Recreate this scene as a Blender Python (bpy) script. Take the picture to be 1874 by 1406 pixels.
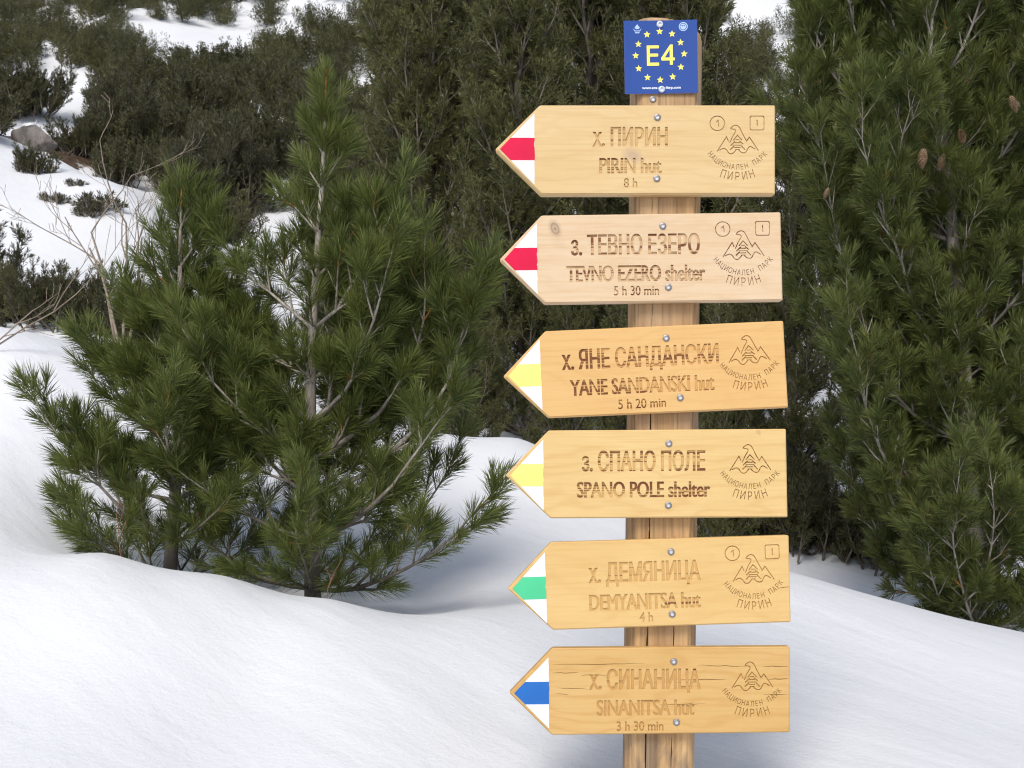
import bpy, bmesh, math, random
import numpy as np
from mathutils import Vector, Matrix

for o in list(bpy.data.objects):
    bpy.data.objects.remove(o)
S = bpy.context.scene
C = S.collection
R = math.radians

# ------------------------------------------------------------------ camera
F = 2262.0            # focal length in photo pixels (photo 1874 x 1406)
HX, HY = 937.0, 850.0  # principal column, eye-level row
EYE = 1.6
cam_d = bpy.data.cameras.new('camera')
cam = bpy.data.objects.new('camera', cam_d)
C.objects.link(cam)
cam.location = (0, 0, EYE)
cam.rotation_euler = (R(90), 0, 0)
cam_d.sensor_width = 36.0
cam_d.lens = 36.0 * F / 1874.0
cam_d.shift_y = (HY - 703.0) / 1874.0
cam_d.clip_start = 0.05
cam_d.clip_end = 500
cam_d.dof.use_dof = True
cam_d.dof.focus_distance = 2.75
cam_d.dof.aperture_fstop = 34
S.camera = cam

# ------------------------------------------------------------------ light
SUN_EL, SUN_AZ = 44.0, 13.0        # sun behind the camera, AZ degrees to its left
w = bpy.data.worlds.new('World')
S.world = w
w.use_nodes = True
nt = w.node_tree
bg = nt.nodes['Background']
sky = nt.nodes.new('ShaderNodeTexSky')
sky.sky_type = 'NISHITA'
sky.sun_disc = False
sky.sun_elevation = R(SUN_EL)
sky.sun_rotation = R(180 + SUN_AZ)
sky.altitude = 1800
sky.air_density = 1.0
sky.dust_density = 6.0
# thin bright cloud over the blue: half of the sky's colour is washed out
hs = nt.nodes.new('ShaderNodeHueSaturation')
hs.inputs['Saturation'].default_value = 0.55
nt.links.new(sky.outputs[0], hs.inputs['Color'])
nt.links.new(hs.outputs[0], bg.inputs[0])
bg.inputs[1].default_value = 0.115
sd = bpy.data.lights.new('sun', 'SUN')
sd.energy = 1.75
sd.angle = R(24)
sd.color = (1.0, 0.93, 0.84)
so = bpy.data.objects.new('sun', sd)
C.objects.link(so)
to_sun = Vector((-math.sin(R(SUN_AZ)) * math.cos(R(SUN_EL)), -math.cos(R(SUN_AZ)) * math.cos(R(SUN_EL)), math.sin(R(SUN_EL))))
so.rotation_euler = to_sun.to_track_quat('Z', 'Y').to_euler()
so.location = to_sun * 20
S.view_settings.view_transform = 'Standard'
S.view_settings.look = 'None'
S.view_settings.exposure = 0.55
S.view_settings.gamma = 1.0
S.render.engine = 'CYCLES'
S.cycles.max_bounces = 6
S.cycles.diffuse_bounces = 4
S.cycles.glossy_bounces = 2
S.cycles.transmission_bounces = 3
S.cycles.use_denoising = True
S.cycles.filter_width = 1.15
S.cycles.use_adaptive_sampling = True
S.cycles.adaptive_threshold = 0.02


def W(px, py, d):
    """the point that lies d metres in front of the eye under photo pixel (px, py)"""
    return Vector(((px - HX) / F * d, d, EYE - (py - HY) / F * d))


# ------------------------------------------------------------------ helpers
def tag(o, label=None, cat=None, group=None, kind=None):
    if label: o['label'] = label
    if cat: o['category'] = cat
    if group: o['group'] = group
    if kind: o['kind'] = kind
    return o


def empty(name, loc, rot=(0, 0, 0)):
    o = bpy.data.objects.new(name, None)
    o.location = loc
    o.rotation_euler = rot
    o.empty_display_size = 0.1
    C.objects.link(o)
    return o


def link(name, me, mats, parent=None):
    o = bpy.data.objects.new(name, me)
    for m in (mats if isinstance(mats, (list, tuple)) else [mats]):
        me.materials.append(m)
    C.objects.link(o)
    if parent: o.parent = parent
    return o


def mesh_np(name, verts, faces, smooth=False, mat_idx=None):
    """verts (n,3) array, faces (m,k) array with a constant corner count"""
    me = bpy.data.meshes.new(name)
    verts = np.asarray(verts, dtype=np.float32)
    faces = np.asarray(faces, dtype=np.int32)
    m, k = faces.shape
    me.vertices.add(len(verts))
    me.vertices.foreach_set('co', verts.ravel())
    me.loops.add(m * k)
    me.loops.foreach_set('vertex_index', faces.ravel())
    me.polygons.add(m)
    me.polygons.foreach_set('loop_start', np.arange(0, m * k, k, dtype=np.int32))
    me.polygons.foreach_set('loop_total', np.full(m, k, dtype=np.int32))
    if smooth:
        me.polygons.foreach_set('use_smooth', np.ones(m, dtype=bool))
    if mat_idx is not None:
        me.polygons.foreach_set('material_index', np.asarray(mat_idx, dtype=np.int32))
    me.update(calc_edges=True)
    return me


def mesh_py(name, verts, faces, smooth=False):
    me = bpy.data.meshes.new(name)
    me.from_pydata([tuple(v) for v in verts], [], faces)
    if smooth:
        for p in me.polygons: p.use_smooth = True
    me.update()
    return me


# ------------------------------------------------------------------ materials
class NT:
    def __init__(self, name):
        self.m = bpy.data.materials.new(name)
        self.m.use_nodes = True
        self.t = self.m.node_tree
        self.b = self.t.nodes['Principled BSDF']
        self.out = self.t.nodes['Material Output']

    def n(self, typ, **kw):
        x = self.t.nodes.new(typ)
        for k, v in kw.items():
            if k in ('operation', 'blend_type', 'data_type', 'noise_dimensions', 'wave_type', 'bands_direction', 'feature', 'interpolation_type', 'wave_profile'):
                setattr(x, k, v)
            else:
                x.inputs[k.replace('_', ' ')].default_value = v
        return x

    def l(self, a, b):
        self.t.links.new(a, b)

    def math(self, op, a, b=None):
        x = self.t.nodes.new('ShaderNodeMath')
        x.operation = op
        for i, v in enumerate((a, b)):
            if v is None: continue
            if isinstance(v, (int, float)): x.inputs[i].default_value = v
            else: self.l(v, x.inputs[i])
        return x.outputs[0]

    def mix(self, fac, a, b, blend='MIX'):
        x = self.t.nodes.new('ShaderNodeMix')
        x.data_type = 'RGBA'
        x.blend_type = blend
        for i, v in ((0, fac), (6, a), (7, b)):
            if isinstance(v, (int, float)): x.inputs[i].default_value = v
            elif isinstance(v, tuple): x.inputs[i].default_value = v + (1,) if len(v) == 3 else v
            else: self.l(v, x.inputs[i])
        return x.outputs[2]

    def ramp(self, fac, stops):
        x = self.t.nodes.new('ShaderNodeValToRGB')
        e = x.color_ramp.elements
        while len(e) < len(stops): e.new(0.5)
        for s, (p, c) in zip(e, stops):
            s.position = p
            s.color = (c, c, c, 1) if isinstance(c, (int, float)) else tuple(c) + (1,)
        self.l(fac, x.inputs[0])
        return x.outputs[0]

    def coord(self, scale=(1, 1, 1), loc=(0, 0, 0), rot=(0, 0, 0)):
        tc = self.t.nodes.new('ShaderNodeTexCoord')
        mp = self.t.nodes.new('ShaderNodeMapping')
        mp.inputs['Scale'].default_value = scale
        mp.inputs['Location'].default_value = loc
        mp.inputs['Rotation'].default_value = rot
        self.l(tc.outputs['Object'], mp.inputs['Vector'])
        return mp.outputs[0]

    def coord_along(self, ang, scale):
        """object coordinates turned so that x runs along ang (degrees), then scaled"""
        a = self.coord(rot=(0, 0, R(-ang)))
        mp = self.t.nodes.new('ShaderNodeMapping')
        mp.inputs['Scale'].default_value = scale
        self.l(a, mp.inputs['Vector'])
        return mp.outputs[0]

    def noise(self, vec, scale=1.0, detail=4, rough=0.55, dist=0.0):
        x = self.t.nodes.new('ShaderNodeTexNoise')
        x.inputs['Scale'].default_value = scale
        x.inputs['Detail'].default_value = detail
        x.inputs['Roughness'].default_value = rough
        x.inputs['Distortion'].default_value = dist
        self.l(vec, x.inputs['Vector'])
        return x.outputs['Fac']

    def bump(self, h, strength=0.3, dist=0.01, prev=None):
        x = self.t.nodes.new('ShaderNodeBump')
        x.inputs['Strength'].default_value = strength
        x.inputs['Distance'].default_value = dist
        self.l(h, x.inputs['Height'])
        if prev is not None: self.l(prev, x.inputs['Normal'])
        return x.outputs[0]

    def set(self, **kw):
        for k, v in kw.items():
            i = self.b.inputs[k.replace('_', ' ')]
            if isinstance(v, (int, float)): i.default_value = v
            elif isinstance(v, tuple): i.default_value = v + (1,) if len(v) == 3 else v
            else: self.l(v, i)
        return self


def srgb(r, g, b):
    f = lambda c: (c / 255 / 12.92) if c / 255 <= 0.04045 else ((c / 255 + 0.055) / 1.055) ** 2.4
    return (f(r), f(g), f(b))


def plain(name, col, rough=0.6, metal=0.0, var=0.12, scale=40):
    k = NT(name)
    n = k.noise(k.coord(), scale, 4)
    c = k.mix(k.ramp(n, [(0.35, 0.0), (0.7, 1.0)]), tuple(x * (1 - var) for x in col), tuple(min(1, x * (1 + var * .5)) for x in col))
    k.set(Base_Color=c, Roughness=rough, Metallic=metal)
    k.b.inputs['Specular IOR Level'].default_value = 0.22
    return k.m


def needle_mat(name, dark, light, tip, scale=2.2):
    k = NT(name)
    n = k.noise(k.coord(), scale, 3)
    c = k.mix(k.ramp(n, [(0.36, 0.0), (0.64, 1.0)]), dark, light)
    g = k.t.nodes.new('ShaderNodeNewGeometry')
    c = k.mix(k.ramp(g.outputs['Random Per Island'], [(0.55, 0.0), (1.0, 0.75)]), c, tip)
    k.set(Base_Color=c, Roughness=0.5)
    k.b.inputs['Specular IOR Level'].default_value = 0.35
    tr = k.t.nodes.new('ShaderNodeBsdfTranslucent')
    k.l(c, tr.inputs[0])
    mx = k.t.nodes.new('ShaderNodeMixShader')
    mx.inputs[0].default_value = 0.22
    k.l(k.b.outputs[0], mx.inputs[1])
    k.l(tr.outputs[0], mx.inputs[2])
    k.l(mx.outputs[0], k.out.inputs[0])
    return k.m


def bark_mat(name, a, b, scale=14, old_shaded=None):
    k = NT(name)
    v = k.coord((1, 1, 0.35))
    n = k.noise(v, scale, 6, 0.65)
    n2 = k.noise(v, scale * 6, 3)
    c = k.mix(k.ramp(n, [(0.38, 0.0), (0.62, 1.0)]), a, b)
    c = k.mix(k.ramp(n2, [(0.3, 0.5), (0.5, 0.0)]), c, tuple(x * .45 for x in a))
    if old_shaded:      # shade painted into the foot along with older bark's dark tone; pale above
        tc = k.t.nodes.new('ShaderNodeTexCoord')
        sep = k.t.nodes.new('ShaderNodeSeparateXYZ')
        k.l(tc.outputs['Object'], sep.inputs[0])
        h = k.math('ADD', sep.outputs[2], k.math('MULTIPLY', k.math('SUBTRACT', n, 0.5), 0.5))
        c = k.mix(k.ramp(h, [(old_shaded[0], 1.0), (old_shaded[1], 0.0)]), c, (0.055, 0.047, 0.04))
    k.set(Base_Color=c, Roughness=0.85, Normal=k.bump(n2, 0.5, 0.01))
    return k.m


# snow: the colour is one white, only the bump and the ground form vary
BARE_SPOTS = []      # (x, y, radius) of bare brown soil, filled in before the material is built


def snow_mat():
    k = NT('snow')
    v = k.coord()
    big = k.noise(k.coord_along(-50, (0.5, 1.9, 1)), 1.5, 3, 0.5)
    fine = k.noise(v, 60, 5, 0.65)
    mid = k.noise(k.coord_along(-44, (0.8, 2.6, 1)), 5, 4, 0.55)
    b = k.bump(big, 0.20, 0.10)
    b = k.bump(mid, 0.14, 0.03, b)
    b = k.bump(fine, 0.45, 0.005, b)
    col = (0.745, 0.765, 0.80)
    # bare soil and dead grass where the snow has melted off the steep bank
    tc = k.t.nodes.new('ShaderNodeTexCoord')
    wob = k.noise(v, 1.6, 4, 0.6)
    mask = None
    for (x, y, r) in BARE_SPOTS:
        vm = k.t.nodes.new('ShaderNodeVectorMath')
        vm.operation = 'DISTANCE'
        mp = k.t.nodes.new('ShaderNodeMapping')
        mp.inputs['Scale'].default_value = (1, 1, 0)
        k.l(tc.outputs['Object'], mp.inputs[0])
        k.l(mp.outputs[0], vm.inputs[0])
        vm.inputs[1].default_value = (x, y, 0)
        d = k.math('DIVIDE', vm.outputs['Value'], r)
        d = k.math('ADD', d, k.math('MULTIPLY', k.math('SUBTRACT', wob, 0.5), 2.4))
        s = k.ramp(d, [(0.85, 1.0), (1.0, 0.0)])
        mask = s if mask is None else k.math('MAXIMUM', mask, s)
    if mask is not None:
        soil = k.mix(k.ramp(k.noise(v, 7, 5, 0.7), [(0.35, 0.0), (0.65, 1.0)]), (0.035, 0.024, 0.018), (0.11, 0.075, 0.05))
        col = k.mix(mask, col + (1,), soil)
    k.set(Base_Color=col, Roughness=0.55, Normal=b)
    k.b.inputs['Specular IOR Level'].default_value = 0.25
    return k.m


# ------------------------------------------------------------------ terrain
CTRL = [
    # behind and under the camera
    (-1400, 2600, 1.0), (900, 3300, 1.0), (3300, 3400, 1.0),
    # foreground
    (-300, 1500, 2.3), (100, 1500, 2.4), (700, 1500, 2.55), (1200, 1480, 2.7), (1700, 1470, 2.7), (2300, 1500, 2.7),
    (0, 1250, 3.1), (450, 1270, 3.2), (900, 1290, 3.3), (1400, 1280, 3.4), (1874, 1330, 3.4),
    # near ridge in front of the two young pines
    (-100, 1000, 4.2), (190, 1022, 4.05), (400, 1062, 4.0), (600, 1098, 3.95), (860, 1136, 3.9), (1050, 1150, 3.95), (1300, 1120, 4.2),
    # hollow where the pines stand
    (190, 1026, 4.75), (310, 1074, 4.6), (570, 1104, 4.45), (760, 1112, 4.65), (950, 1062, 4.9), (1130, 1040, 5.1),
    (0, 800, 5.6), (-200, 760, 5.9), (220, 860, 5.7), (420, 880, 5.8), (620, 890, 5.9), (840, 900, 6.2), (1080, 920, 6.2),
    # far crest
    (-250, 560, 7.0), (0, 616, 7.0), (240, 680, 7.1), (480, 728, 7.2), (720, 768, 7.2), (950, 803, 7.2), (1090, 880, 6.7), (1190, 955, 6.3), (1280, 1005, 5.8),
    (1450, 1043, 5.4), (1650, 1096, 5.3), (1874, 1157, 5.2), (2300, 1240, 5.2),
    # falls away behind the crest
    (0, 640, 8.2), (480, 790, 8.4), (950, 870, 8.3), (1270, 1075, 7.0), (1500, 1090, 6.4), (1790, 1165, 6.4), (2200, 1230, 6.6),
    # hillside
    (-100, 600, 10.5), (100, 560, 11), (500, 680, 11), (900, 760, 11), (1300, 840, 10.5), (1700, 960, 9.5), (2200, 1000, 9.5),
    (40, 440, 14), (300, 480, 14), (560, 560, 14), (900, 620, 14.5), (1400, 650, 15), (2000, 700, 15),
    # snow dome at the left and the dip behind it
    (-150, 270, 17), (0, 292, 17), (150, 312, 17), (240, 345, 16.6), (310, 392, 16.2), (420, 460, 16.5),
    (0, 300, 19), (150, 325, 19), (320, 400, 19),
    (0, 235, 23), (200, 250, 23), (500, 330, 22), (700, 360, 21), (1000, 400, 21), (1500, 420, 22), (2100, 450, 22),
    (-100, 110, 30), (120, 120, 30), (500, 150, 30), (800, 180, 30), (1400, 160, 31), (2000, 180, 31),
    (0, 0, 38), (500, 20, 38), (900, 0, 39), (1400, 20, 40), (2000, 0, 40),
    (0, -150, 55), (900, -150, 55), (1900, -150, 55), (0, -200, 110), (900, -200, 110), (1900, -200, 110),
]


def _uv(x, y):
    yy = np.maximum(y, -2.0) + 3.0
    u = x / yy
    u = np.tanh(u / 0.75) * 0.75
    return u * 2.4, np.log(yy)


_cp = np.array([tuple(W(*c)) for c in CTRL])
_cu, _cv = _uv(_cp[:, 0], _cp[:, 1])
_cval = (_cp[:, 2] - EYE) / (_cp[:, 1] + 3.0)


def _k(r2):
    return np.where(r2 > 1e-12, 0.5 * r2 * np.log(np.maximum(r2, 1e-12)), 0.0)


_n = len(_cp)
_A = np.zeros((_n + 3, _n + 3))
_A[:_n, :_n] = _k((_cu[:, None] - _cu[None]) ** 2 + (_cv[:, None] - _cv[None]) ** 2) + np.eye(_n) * 1e-5
_A[:_n, _n] = 1; _A[:_n, _n + 1] = _cu; _A[:_n, _n + 2] = _cv
_A[_n:, :_n] = _A[:_n, _n:].T
_wt = np.linalg.solve(_A, np.concatenate([_cval, np.zeros(3)]))


def ground_z(x, y):
    x = np.asarray(x, dtype=float); y = np.asarray(y, dtype=float)
    sh = x.shape
    u, v = _uv(x.ravel(), y.ravel())
    out = np.empty(len(u))
    for i in range(0, len(u), 20000):
        uu, vv = u[i:i + 20000], v[i:i + 20000]
        out[i:i + 20000] = _k((uu[:, None] - _cu[None]) ** 2 + (vv[:, None] - _cv[None]) ** 2) @ _wt[:_n] + _wt[_n] + _wt[_n + 1] * uu + _wt[_n + 2] * vv
    z = EYE + out * (np.maximum(y.ravel(), -2.0) + 3.0)
    X, Y = x.ravel(), y.ravel()
    far = np.clip((Y - 6) / 20, 0, 1)
    z = z + 0.012 * np.sin(1.9 * X + 2.6 * Y + 0.8 * np.sin(1.3 * Y)) + 0.008 * np.sin(4.1 * X - 1.7 * Y + 1.1)
    z = z + far * (0.22 * np.sin(0.9 * X + 0.5 * Y) + 0.16 * np.sin(1.7 * X - 1.1 * Y + 2.0) + 0.1 * np.sin(3.1 * X + 2.3 * Y))
    return z.reshape(sh)


def gz(x, y):
    return float(ground_z(np.array([x]), np.array([y]))[0])


def hit(px, py, dmin=3.0, dmax=80):
    """first ground point met by the sight line through a photo pixel"""
    d = np.linspace(dmin, dmax, 1500)
    x = (px - HX) / F * d
    z = EYE - (py - HY) / F * d
    g = ground_z(x, d)
    i = np.argmax(g >= z)
    if not (g >= z).any(): return None
    return Vector((x[i], d[i], g[i]))


def axis(dense_lo, dense_hi, step, lo, hi, grow=1.09):
    a = list(np.arange(dense_lo, dense_hi, step))
    s = step
    v = a[-1]
    while v < hi:
        s *= grow; v += s; a.append(v)
    s = step; v = a[0]; pre = []
    while v > lo:
        s *= grow; v -= s; pre.append(v)
    return np.array(pre[::-1] + a)


for (px, py, r) in ((60, 262, 0.7), (150, 285, 0.6), (725, 150, 1.2)):
    p = hit(px, py, 17.5)
    if p: BARE_SPOTS.append((p.x, p.y, r))

gx = axis(-3.2, 3.2, 0.045, -130, 130)
gy = axis(1.6, 8.6, 0.05, -6, 130, 1.05)
GX, GY = np.meshgrid(gx, gy)
GZ = ground_z(GX, GY)
nv, nu = GX.shape
idx = np.arange(nv * nu).reshape(nv, nu)
quads = np.stack([idx[:-1, :-1], idx[:-1, 1:], idx[1:, 1:], idx[1:, :-1]], -1).reshape(-1, 4)
ground = link('ground', mesh_np('ground', np.stack([GX, GY, GZ], -1).reshape(-1, 3), quads, True), snow_mat())
tag(ground, 'smooth white snow slope rising to a wooded mountainside', kind='structure')

# ------------------------------------------------------------------ signpost materials
steel = plain('steel', (0.27, 0.26, 0.27), 0.45, 0.7, 0.2, 300)
socket = plain('socket_steel', (0.62, 0.62, 0.63), 0.5, 0.5)
screw_pale = plain('screw_zinc', (0.66, 0.72, 0.82), 0.35, 0.35, 0.1, 200)
white_paint = plain('white_paint', (0.74, 0.755, 0.79), 0.42, 0, 0.04, 30)
stripe_red = plain('red_paint', srgb(206, 14, 66), 0.45, 0, 0.07, 22)
stripe_yellow = plain('yellow_paint', srgb(224, 219, 124), 0.45, 0, 0.06, 22)
stripe_green = plain('green_paint', srgb(78, 192, 140), 0.45, 0, 0.07, 22)
stripe_blue = plain('blue_paint', srgb(40, 102, 178), 0.45, 0, 0.07, 22)


def wood_mat(name, base, seed, knots=(), rings=0.22, stain=()):
    """pale varnished pine with grain along X; knots and stains are (x, z, rx, rz, strength)"""
    k = NT(name)
    off = (seed * 3.7, seed * 1.3, seed * 5.1)
    warp = k.noise(k.coord((1.6, 1, 5), off), 1.6, 3)
    tc = k.t.nodes.new('ShaderNodeTexCoord')
    sep = k.t.nodes.new('ShaderNodeSeparateXYZ')
    k.l(tc.outputs['Object'], sep.inputs[0])
    # growth rings: bands across Z bent by the warp
    zz = k.math('ADD', k.math('MULTIPLY', sep.outputs[2], 26.0), k.math('MULTIPLY', warp, 7.0))
    ring = k.math('SINE', k.math('MULTIPLY', zz, 6.283))
    ring = k.ramp(k.math('ADD', k.math('MULTIPLY', ring, 0.5), 0.5), [(0.0, 0.0), (0.75, 0.25), (1.0, 1.0)])
    fib = k.noise(k.coord((6, 1, 190), off), 1.0, 4, 0.6)
    blot = k.noise(k.coord((5, 1, 11), off), 1.0, 3)
    dark = tuple(b * f for b, f in zip(base, (0.86, 0.76, 0.62)))
    pale = tuple(min(0.9, b * f) for b, f in zip(base, (1.05, 1.09, 1.18)))
    c = k.mix(k.ramp(blot, [(0.32, 0.0), (0.7, 1.0)]), base, pale)
    c = k.mix(k.math('MULTIPLY', ring, rings), c, dark)
    c = k.mix(k.ramp(fib, [(0.30, 0.40), (0.52, 0.0)]), c, dark)
    for (x, z, rx, rz, st, col) in list(knots) + list(stain):
        dx = k.math('DIVIDE', k.math('SUBTRACT', sep.outputs[0], x), rx)
        dz = k.math('DIVIDE', k.math('SUBTRACT', sep.outputs[2], z), rz)
        sh = k.math('ADD', dz, k.math('MULTIPLY', dx, 0.35))
        d = k.math('SQRT', k.math('ADD', k.math('MULTIPLY', dx, dx), k.math('MULTIPLY', sh, sh)))
        d = k.math('ADD', d, k.math('MULTIPLY', k.math('SUBTRACT', blot, 0.5), 1.1))
        if len(col) == 3 and st < 0.7:
            f = k.ramp(d, [(0.25, st), (1.0, 0.0)])
        else:
            f = k.ramp(d, [(0.0, st), (0.3, st * 0.35), (0.5, st * 0.75), (0.62, st * 0.3), (1.0, 0.0)])
        c = k.mix(f, c, col)
    h = k.noise(k.coord((8, 1, 260), off), 1.0, 3)
    k.set(Base_Color=c, Roughness=0.48, Normal=k.bump(h, 0.14, 0.002))
    k.b.inputs['Specular IOR Level'].default_value = 0.35
    return k.m


def carve_mat(name, base, seed, dens, fade=0.0):
    """the routed floor of the letters: scorched brown broken by pale grain lines"""
    k = NT(name)
    off = (seed * 2.1, 0, seed * 4.3)
    st = k.noise(k.coord((2.5, 1, 200), off), 1.0, 2, 0.5)
    lf = k.noise(k.coord((9, 1, 16), off), 1.0, 2)
    tc = k.t.nodes.new('ShaderNodeTexCoord')
    sep = k.t.nodes.new('ShaderNodeSeparateXYZ')
    k.l(tc.outputs['Object'], sep.inputs[0])
    v = k.math('ADD', st, k.math('MULTIPLY', k.math('SUBTRACT', lf, 0.5), 0.5))
    v = k.math('SUBTRACT', v, k.math('MULTIPLY', sep.outputs[0], fade))
    f = k.ramp(v, [(0.635 - dens * 0.4, 0.0), (0.72 - dens * 0.4, 1.0)])
    c = k.mix(f, tuple(b * f_ for b, f_ in zip(base, (0.90, 0.84, 0.74))), (0.17, 0.058, 0.016))
    k.set(Base_Color=c, Roughness=0.7)
    return k.m


def post_mat():
    k = NT('post_timber')
    v = k.coord((30, 30, 1.1))
    n = k.noise(v, 1.0, 5, 0.65)
    n2 = k.noise(k.coord((5, 5, 2.5)), 1.0, 4, 0.6)
    fine = k.noise(k.coord((160, 160, 3)), 1.0, 3)
    c = k.mix(k.ramp(n, [(0.35, 0.0), (0.65, 1.0)]), (0.29, 0.165, 0.070), (0.55, 0.355, 0.17))
    c = k.mix(k.ramp(n2, [(0.45, 0.0), (0.7, 0.55)]), c, (0.30, 0.255, 0.205))
    c = k.mix(k.ramp(fine, [(0.3, 0.55), (0.48, 0.0)]), c, (0.11, 0.07, 0.04))
    # grey rot stains low on the post
    tc = k.t.nodes.new('ShaderNodeTexCoord')
    sep = k.t.nodes.new('ShaderNodeSeparateXYZ')
    k.l(tc.outputs['Object'], sep.inputs[0])
    low = k.ramp(k.math('MULTIPLY', k.math('SUBTRACT', sep.outputs[2], 0.9), 3.0), [(0.28, 1.0), (0.50, 0.0)])
    rot = k.noise(k.coord((16, 16, 7)), 1.0, 4, 0.6, 0.6)
    c = k.mix(k.math('MULTIPLY', low, k.ramp(rot, [(0.47, 0.0), (0.62, 0.6)])), c, (0.085, 0.07, 0.06))
    k.set(Base_Color=c, Roughness=0.75, Normal=k.bump(n, 0.35, 0.006))
    return k.m


# ------------------------------------------------------------------ writing
DG = None
_glyph = {}


def text_polys(body):
    """closed outlines of a line of text, as lists of (x, y)"""
    if body in _glyph: return _glyph[body]
    cu = bpy.data.curves.new('lettering', 'FONT')
    cu.body = body
    cu.resolution_u = 3
    ob = bpy.data.objects.new('lettering', cu)
    C.objects.link(ob)
    bpy.context.view_layer.update()
    dg = bpy.context.evaluated_depsgraph_get()
    crv = ob.evaluated_get(dg).to_curve(dg)
    out = []
    for sp in crv.splines:
        if sp.type == 'BEZIER':
            bp = sp.bezier_points
            pts = []
            for i in range(len(bp)):
                a, b = bp[i], bp[(i + 1) % len(bp)]
                p0, p1, p2, p3 = a.co, a.handle_right, b.co, b.handle_left
                p2, p3 = b.handle_left, b.co
                chord = (p3 - p0).length
                bend = abs((p1 - p0).cross(p3 - p0).z) + abs((p2 - p0).cross(p3 - p0).z)
                st = 1 if bend < 1e-5 else 4
                for j in range(st):
                    t = j / st
                    q = p0 * (1 - t) ** 3 + p1 * 3 * t * (1 - t) ** 2 + p2 * 3 * t * t * (1 - t) + p3 * t ** 3
                    pts.append((q.x, q.y))
        else:
            pts = [(p.co.x, p.co.y) for p in sp.points]
        cl = []
        for p in pts:
            if not cl or (abs(p[0] - cl[-1][0]) + abs(p[1] - cl[-1][1])) > 1e-4: cl.append(p)
        if len(cl) > 2: out.append(cl)
    bpy.data.objects.remove(ob)
    _glyph[body] = out
    return out


def fatten(poly, dx, dy):
    """push an outline out of the ink along its normals (TrueType outlines run clockwise round the ink)"""
    n = len(poly)
    res = []
    for i in range(n):
        a, b, c = poly[i - 1], poly[i], poly[(i + 1) % n]
        e1 = Vector((b[0] - a[0], b[1] - a[1])); e2 = Vector((c[0] - b[0], c[1] - b[1]))
        if e1.length < 1e-9 or e2.length < 1e-9:
            res.append(b); continue
        e1.normalize(); e2.normalize()
        n1 = Vector((-e1.y, e1.x)); n2 = Vector((-e2.y, e2.x))
        m = n1 + n2
        q = max(0.5, 1 + n1.dot(n2))
        m = m / q
        res.append((b[0] + max(-1.6, min(1.6, m.x)) * dx, b[1] + max(-1.6, min(1.6, m.y)) * dy))
    return res


def oriented(polys):
    """outer outlines clockwise, counters counter-clockwise; an outline that only overlaps another stays ink"""
    area = [sum(a[0] * b[1] - b[0] * a[1] for a, b in zip(q, q[1:] + q[:1])) for q in polys]
    res = []
    for i, q in enumerate(polys):
        hole = False
        for j, o in enumerate(polys):
            if j == i or area[i] * area[j] > 0 or abs(area[j]) < abs(area[i]): continue
            if inside(o, np.array([q[0][0]]), np.array([q[0][1]]))[0]: hole = True
        res.append(q[::-1] if (area[i] > 0) != hole else q)
    return res


def set_text(body, xc, y0, width, cap, fat=0.0):
    """text fitted to a width, base line y0, cap height cap (board units)"""
    polys = text_polys(body)
    xs = [p[0] for q in polys for p in q]
    x0, x1 = min(xs), max(xs)
    capu = max(p[1] for q in text_polys('H') for p in q)
    sx, sy = width / (x1 - x0), cap / capu
    sgn = 1
    out = []
    for q in oriented(polys):
        q2 = [((p[0] - x0) * sx - width / 2 + xc, p[1] * sy + y0) for p in q]
        if fat: q2 = fatten(q2, fat, fat * 0.35)
        out.append(q2)
    return out


def ribbon(pts, wd):
    """closed outline of a stroke of width wd along an open line"""
    P = [Vector(p) for p in pts]
    L, Rr = [], []
    n = len(P)
    for i in range(n):
        if i == 0: d1 = d2 = (P[1] - P[0]).normalized()
        elif i == n - 1: d1 = d2 = (P[-1] - P[-2]).normalized()
        else: d1, d2 = (P[i] - P[i - 1]).normalized(), (P[i + 1] - P[i]).normalized()
        n1, n2 = Vector((-d1.y, d1.x)), Vector((-d2.y, d2.x))
        m = (n1 + n2) / max(0.45, 1 + n1.dot(n2))
        L.append(P[i] + m * wd / 2); Rr.append(P[i] - m * wd / 2)
    return [tuple(p) for p in L + Rr[::-1]]


def smooth_line(pts, k=4):
    P = [Vector(p) for p in pts]
    out = []
    for i in range(len(P) - 1):
        p0, p1, p2, p3 = P[max(0, i - 1)], P[i], P[i + 1], P[min(len(P) - 1, i + 2)]
        for j in range(k):
            t = j / k
            out.append(0.5 * ((2 * p1) + (p2 - p0) * t + (2 * p0 - 5 * p1 + 4 * p2 - p3) * t * t + (3 * p1 - p0 - 3 * p2 + p3) * t ** 3))
    out.append(P[-1])
    return [tuple(p) for p in out]


def ring_polys(cx, cy, r, wd, n=36):
    f = lambda rr, s: [(cx + rr * math.cos(s * 2 * math.pi * i / n), cy + rr * math.sin(s * 2 * math.pi * i / n)) for i in range(n)]
    return [f(r + wd / 2, 1), f(r - wd / 2, -1)]


def box_polys(cx, cy, h, wd, c=2):
    def rr(a):
        return [(cx - a + c, cy - a), (cx + a - c, cy - a), (cx + a, cy - a + c), (cx + a, cy + a - c), (cx + a - c, cy + a), (cx - a + c, cy + a), (cx - a, cy + a - c), (cx - a, cy - a + c)]
    return [rr(h + wd / 2), rr(h - wd / 2)[::-1]]


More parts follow.
